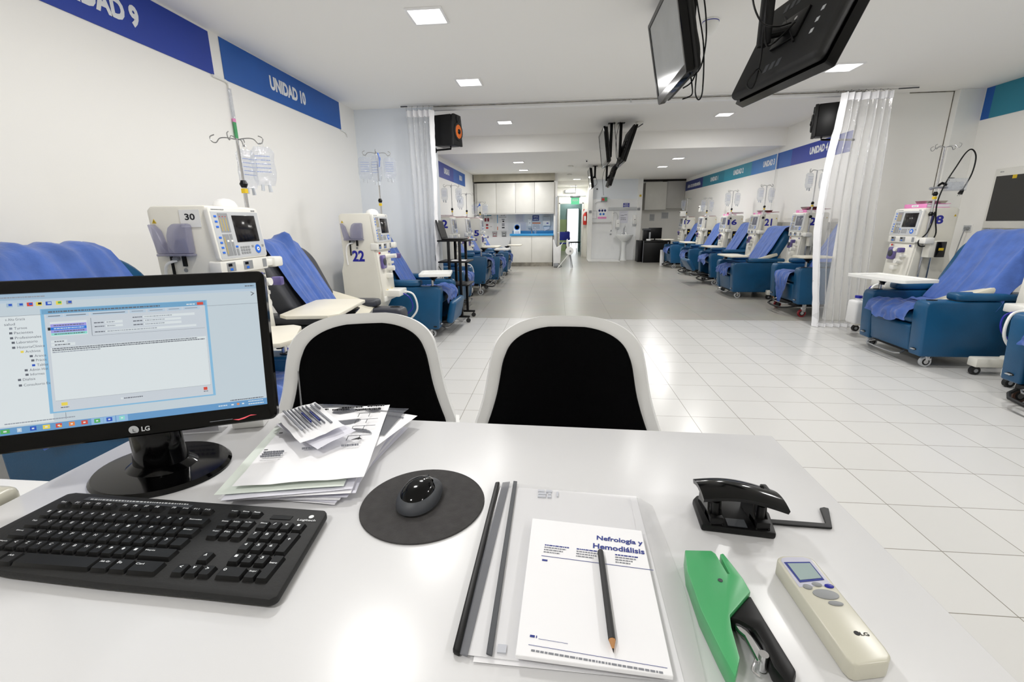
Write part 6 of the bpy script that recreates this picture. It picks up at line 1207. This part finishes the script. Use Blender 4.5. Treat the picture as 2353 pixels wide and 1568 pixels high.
t = thing('grab_rail', 'chrome grab rail across the basin wall', 'rail', (1.42, YS, 1.20)); b = mb('chrome').tube([(-.27, 0, 0), (-.27, -.07, 0), (.33, -.07, 0.005), (.33, 0, .005)], .014); b.lathe([(.03, 0), (.03, -.01)], (-.27, 0, 0), (0, 1, 0), 14); b.lathe([(.03, 0), (.03, -.01)], (.33, 0, .005), (0, 1, 0), 14); b.build('bar', t)
t = thing('heat_rail', 'white wall strip with a dangling control unit right of the grab rail', 'wall unit', (1.80, YS, 1.0)); mb('white').box(-.02, .02, -.03, 0, .0, .56, .006).build('strip', t); b = mb('grey').cyl((-.03, -.02, -.05), (-.03, -.04, -.05), .02, n=12); b.cyl((-.04, -.02, -.16), (-.04, -.05, -.16), .025, n=12); b.use('light_grey').tube([(0, -.03, .5), (.10, -.05, .52), (.16, -.05, .40), (.14, -.04, .28)], .008, smooth=5); b.tube([(.14, -.04, .1), (.17, -.05, -.02), (.15, -.04, -.14)], .006, smooth=4); b.build('hose_and_knobs', t)
t = thing('wash_basin', 'white pedestal wash basin with a tall chrome tap', 'basin', (2.18, YS - .045, 0))
b = mb('porcelain'); m_ = 28; prof = [(.10, .62), (.22, .72), (.27, .79), (.275, .825), (.262, .825), (.22, .77), (.08, .74)]
b.lathe([(r, z) for r, z in prof], (0, -.20, 0), (0, 0, 1), m_, 1.0, .78); b.box(-.24, .24, -.10, -.001, .76, .83, .015); b.build('bowl', t)
mb('porcelain').lathe([(.115, 0), (.095, .04), (.070, .35), (.085, .60), (.12, .66)], (0, -.14, 0), (0, 0, 1), 20).build('pedestal', t)
b = mb('chrome').tube([(0, -.06, .83), (0, -.06, 1.02), (.015, -.10, 1.09), (.02, -.16, 1.05)], .010, smooth=5); 
for xx in (-.06, .06): b.lathe([(.02, 0), (.012, .03), (.022, .04), (.018, .06)], (xx, -.06, .83), (0, 0, 1), 12)
b.build('tap', t)
t = thing('exit_light', 'grey emergency light with red and green display high on the basin wall', 'emergency light', (1.50, YS, 1.86)); mb('grey').box(-.09, .10, -.06, 0, 0, .15, .006).build('case', t); b = mb('red').box(-.07, .01, -.062, -.06, .04, .11); b.use('green').box(.02, .085, -.062, -.06, .03, .13); b.build('display', t); mb('light_grey').tube([(-.09, -.01, .02), (-.22, -.01, .0), (-.28, -.01, -.06)], .008).build('conduit', t)
o = mb('black').lathe([(.022, 0), (.022, .01), (.01, .02)], (0, 0, 0), (0, -1, 0), 14).build('round_fixture'); o.location = (1.27, YS + .015, 2.26); tag(o, 'small round black fixture high on the basin wall', 'fixture')
o = mb('yellow').box(-.03, .03, -.02, 0, -.03, .03, .004).build('wall_alarm'); o.location = (2.63, 15.398, 2.03); tag(o, 'small yellowish square alarm on the white pillar by the alcove', 'alarm')
o = mb('grey').box(-.045, .045, -.015, 0, -.04, .04, .004).build('light_switch'); o.location = (2.60, 15.398, 1.62); tag(o, 'grey light switch on the white pillar by the alcove', 'switch')
o = mb('grey').box(-.04, .04, -.015, 0, -.04, .04, .004).build('light_switch'); o.location = (1.07, 15.448, 1.56); tag(o, 'grey light switch on the white corridor pillar', 'switch')
o = mb('light_grey').box(-.03, .98, -.03, 0, 0, .10, .004).build('shelf_rail'); o.location = (1.68, YS, 1.585); o['label'] = 'long grey coat rail across the basin wall'; o['category'] = 'rail'
t = thing('fire_extinguisher', 'red fire extinguisher on its striped board beside the corridor door', 'fire extinguisher', (.975, 16.985, 1.06)); b = mb('letter').box(-.07, .085, -.012, 0, .0, .62, .002); b.use('red').slab([(-.07, .47), (.0, .62), (-.07, .62)], Frame((0, -.012, 0), (1, 0, 0), (0, 0, 1)), 0, .002); b.slab([(-.07, .30), (.085, .46), (.085, .54), (-.07, .38)], Frame((0, -.012, 0), (1, 0, 0), (0, 0, 1)), 0, .002); b.box(-.07, .085, -.013, -.011, .08, .22); b.build('board', t)
mb('red').lathe([(.055, 0), (.062, .02), (.062, .33), (.03, .40), (.02, .42)], (.01, -.085, .08), (0, 0, 1), 20).build('cylinder', t); b = mb('letter').box(-.025, .045, -.150, -.145, .22, .38); b.build('label_plate', t); mb('black').tube([(.01, -.085, .49), (.05, -.09, .52), (.075, -.10, .42), (.07, -.10, .25)], .010, smooth=4).build('hose', t)
t = thing('exit_sign', 'green lit exit sign hanging at the end of the corridor', 'exit sign', (.60, 16.2, 2.04)); mb('exit_green').box(-.14, .14, -.006, .006, -.22, 0).build('sign_plate', t); b = mb('grey_metal').box(-.17, .17, -.03, .03, 0, .06, .004); b.build('housing', t); f_ = Frame((0, -.0065, 0), (1, 0, 0), (0, 0, 1)); mb('letter').text('SALIDA', f_, 0, -.08, .20, .07, .001, .02).build('lettering', t)
mb('grey_metal').tube([(0, 0, .06), (0, 0, .41)], .008).build('rod', t)
o = mb('light_grey').box(-.55, .50, -.02, .0, 0, .03, .003).build('door_rail'); o.location = (.50, 16.998, 2.12); tag(o, 'grey rail fixed across the wall above the corridor door', 'rail')
t = thing('emergency_lamp', 'oblong emergency lamp on the wall above the corridor door', 'lamp', (.43, 16.998, 2.24)); mb('grey').box(-.19, .19, -.06, 0, 0, .10, .006).build('case', t); mb('led').box(-.15, .18, -.063, -.060, .015, .085).build('diffuser', t)

# ------------------------------------------------------------------ waiting room beyond the door
def stack_chair(label, x, y, rz, m):
    t = thing('waiting_chair', label, 'chair', (x, y, 0), rz)
    mb(m).box(-.22, .22, -.22, .20, .42, .47, .02, 2).build('seat', t); mx = Matrix.Translation((0, -.23, .47)) @ Matrix.Rotation(radians(10), 4, 'X'); mb(m).box(-.21, .21, -.02, .02, .10, .42, .015, 2, mx).build('backrest', t)
    for sx in (-1, 1):
        for sy in (-1, 1): mb('black').tube([(sx * .19, sy * .18, .42), (sx * .21, sy * .22, 0)], .011).build('leg', t)
stack_chair('blue-backed waiting chair inside the doorway at the left', .28, 18.0, radians(0), 'blue_seat'); stack_chair('black waiting chair against the bright doorway', .68, 18.9, radians(-70), 'black')
o = mb('red').box(-.10, .10, -.08, .08, 0, .22, .01).build('red_bin'); o.location = (.50, 19.3, .3); o.location.z = 0; tag(o, 'small red bin beside the black waiting chair', 'bin')

# ------------------------------------------------------------------ far right alcove: cupboards, black desk
t = thing('wall_cupboard', 'white cupboard door in the far right alcove, left one', 'cupboard', (3.22, 16.0, 1.60)); mb('cab_grey').box(-.36, .32, -.14, .24, 0, .87, .002).build('body', t); mb('cabinet').box(-.36, .32, -.165, -.142, .0, .87, .003).build('door', t)
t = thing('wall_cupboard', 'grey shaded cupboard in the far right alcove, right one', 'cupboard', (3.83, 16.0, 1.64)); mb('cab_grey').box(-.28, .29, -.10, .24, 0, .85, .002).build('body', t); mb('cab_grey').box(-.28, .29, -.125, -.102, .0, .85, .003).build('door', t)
for (cx, cz, w, h, lb) in ((3.20, 1.36, .16, .22, 'pencil drawn chart pinned in the alcove, left one'), (3.62, 1.42, .22, .2, 'pencil drawn chart pinned in the alcove, right one')):
    poster('notice', lb, cx, cz, w, h, 16.247, 'light_grey', [('s', 'ink_grey', -w * .4, w * .4, .05, .01), ('s', 'ink_grey', -w * .4, w * .4, -.02, .01), ('s', 'ink_grey', -w * .3, w * .2, -.06, .01)], 'notice')
t = thing('office_desk', 'black office desk in the far right alcove', 'desk', (2.95, 14.70, 0)); b = mb('black').box(-.28, .50, -.25, .35, .60, .66, .004); b.build('desktop', t); mb('black').box(-.28, .50, -.25, -.22, 0, .60, .002).build('front_panel', t); mb('black').box(-.30, -.28, -.25, .35, 0, .60).build('side_panel', t)
b = mb('black').box(-.42, -.31, -.05, .45, 0, .66, .003); b.use('grey_metal').box(-.312, -.300, -.26, -.25, 0, .66); b.build('side_unit', t)
t = thing('office_monitor', 'black monitor on the black desk in the alcove', 'monitor', (3.05, 14.85, .6605)); mb('black').box(-.20, .20, -.02, .01, .05, .38, .005).build('screen', t); mb('black').box(-.08, .08, -.06, .06, 0, .012, .002).cyl((0, 0, .01), (0, 0, .07), .02, n=10).build('stand', t)
t = thing('printer', 'black printer and box at the left of the black desk', 'printer', (2.78, 14.80, .6605)); b = mb('black').box(-.10, .06, -.10, .12, 0, .30, .006); b.use('dark_grey').box(-.12, .10, -.14, .12, .30, .36, .006); b.use('light_grey').box(.07, .12, -.05, .0, .05, .25, .003); b.build('body', t)
o = mb('white').box(-.06, .06, -.04, .04, 0, .05, .004).build('paper_box'); o.location = (2.80, 14.55, .6605); tag(o, 'small white paper box at the front of the black desk', 'box')
for k, (x, y, lb) in enumerate(((2.98, 13.35, 'white upright canister beside the farthest right recliner'),)):
    o = mb('white_soft').box(-.05, .05, -.05, .05, 0, .45, .012).build('canister'); o.location = (x, y, 0); tag(o, lb, 'canister')
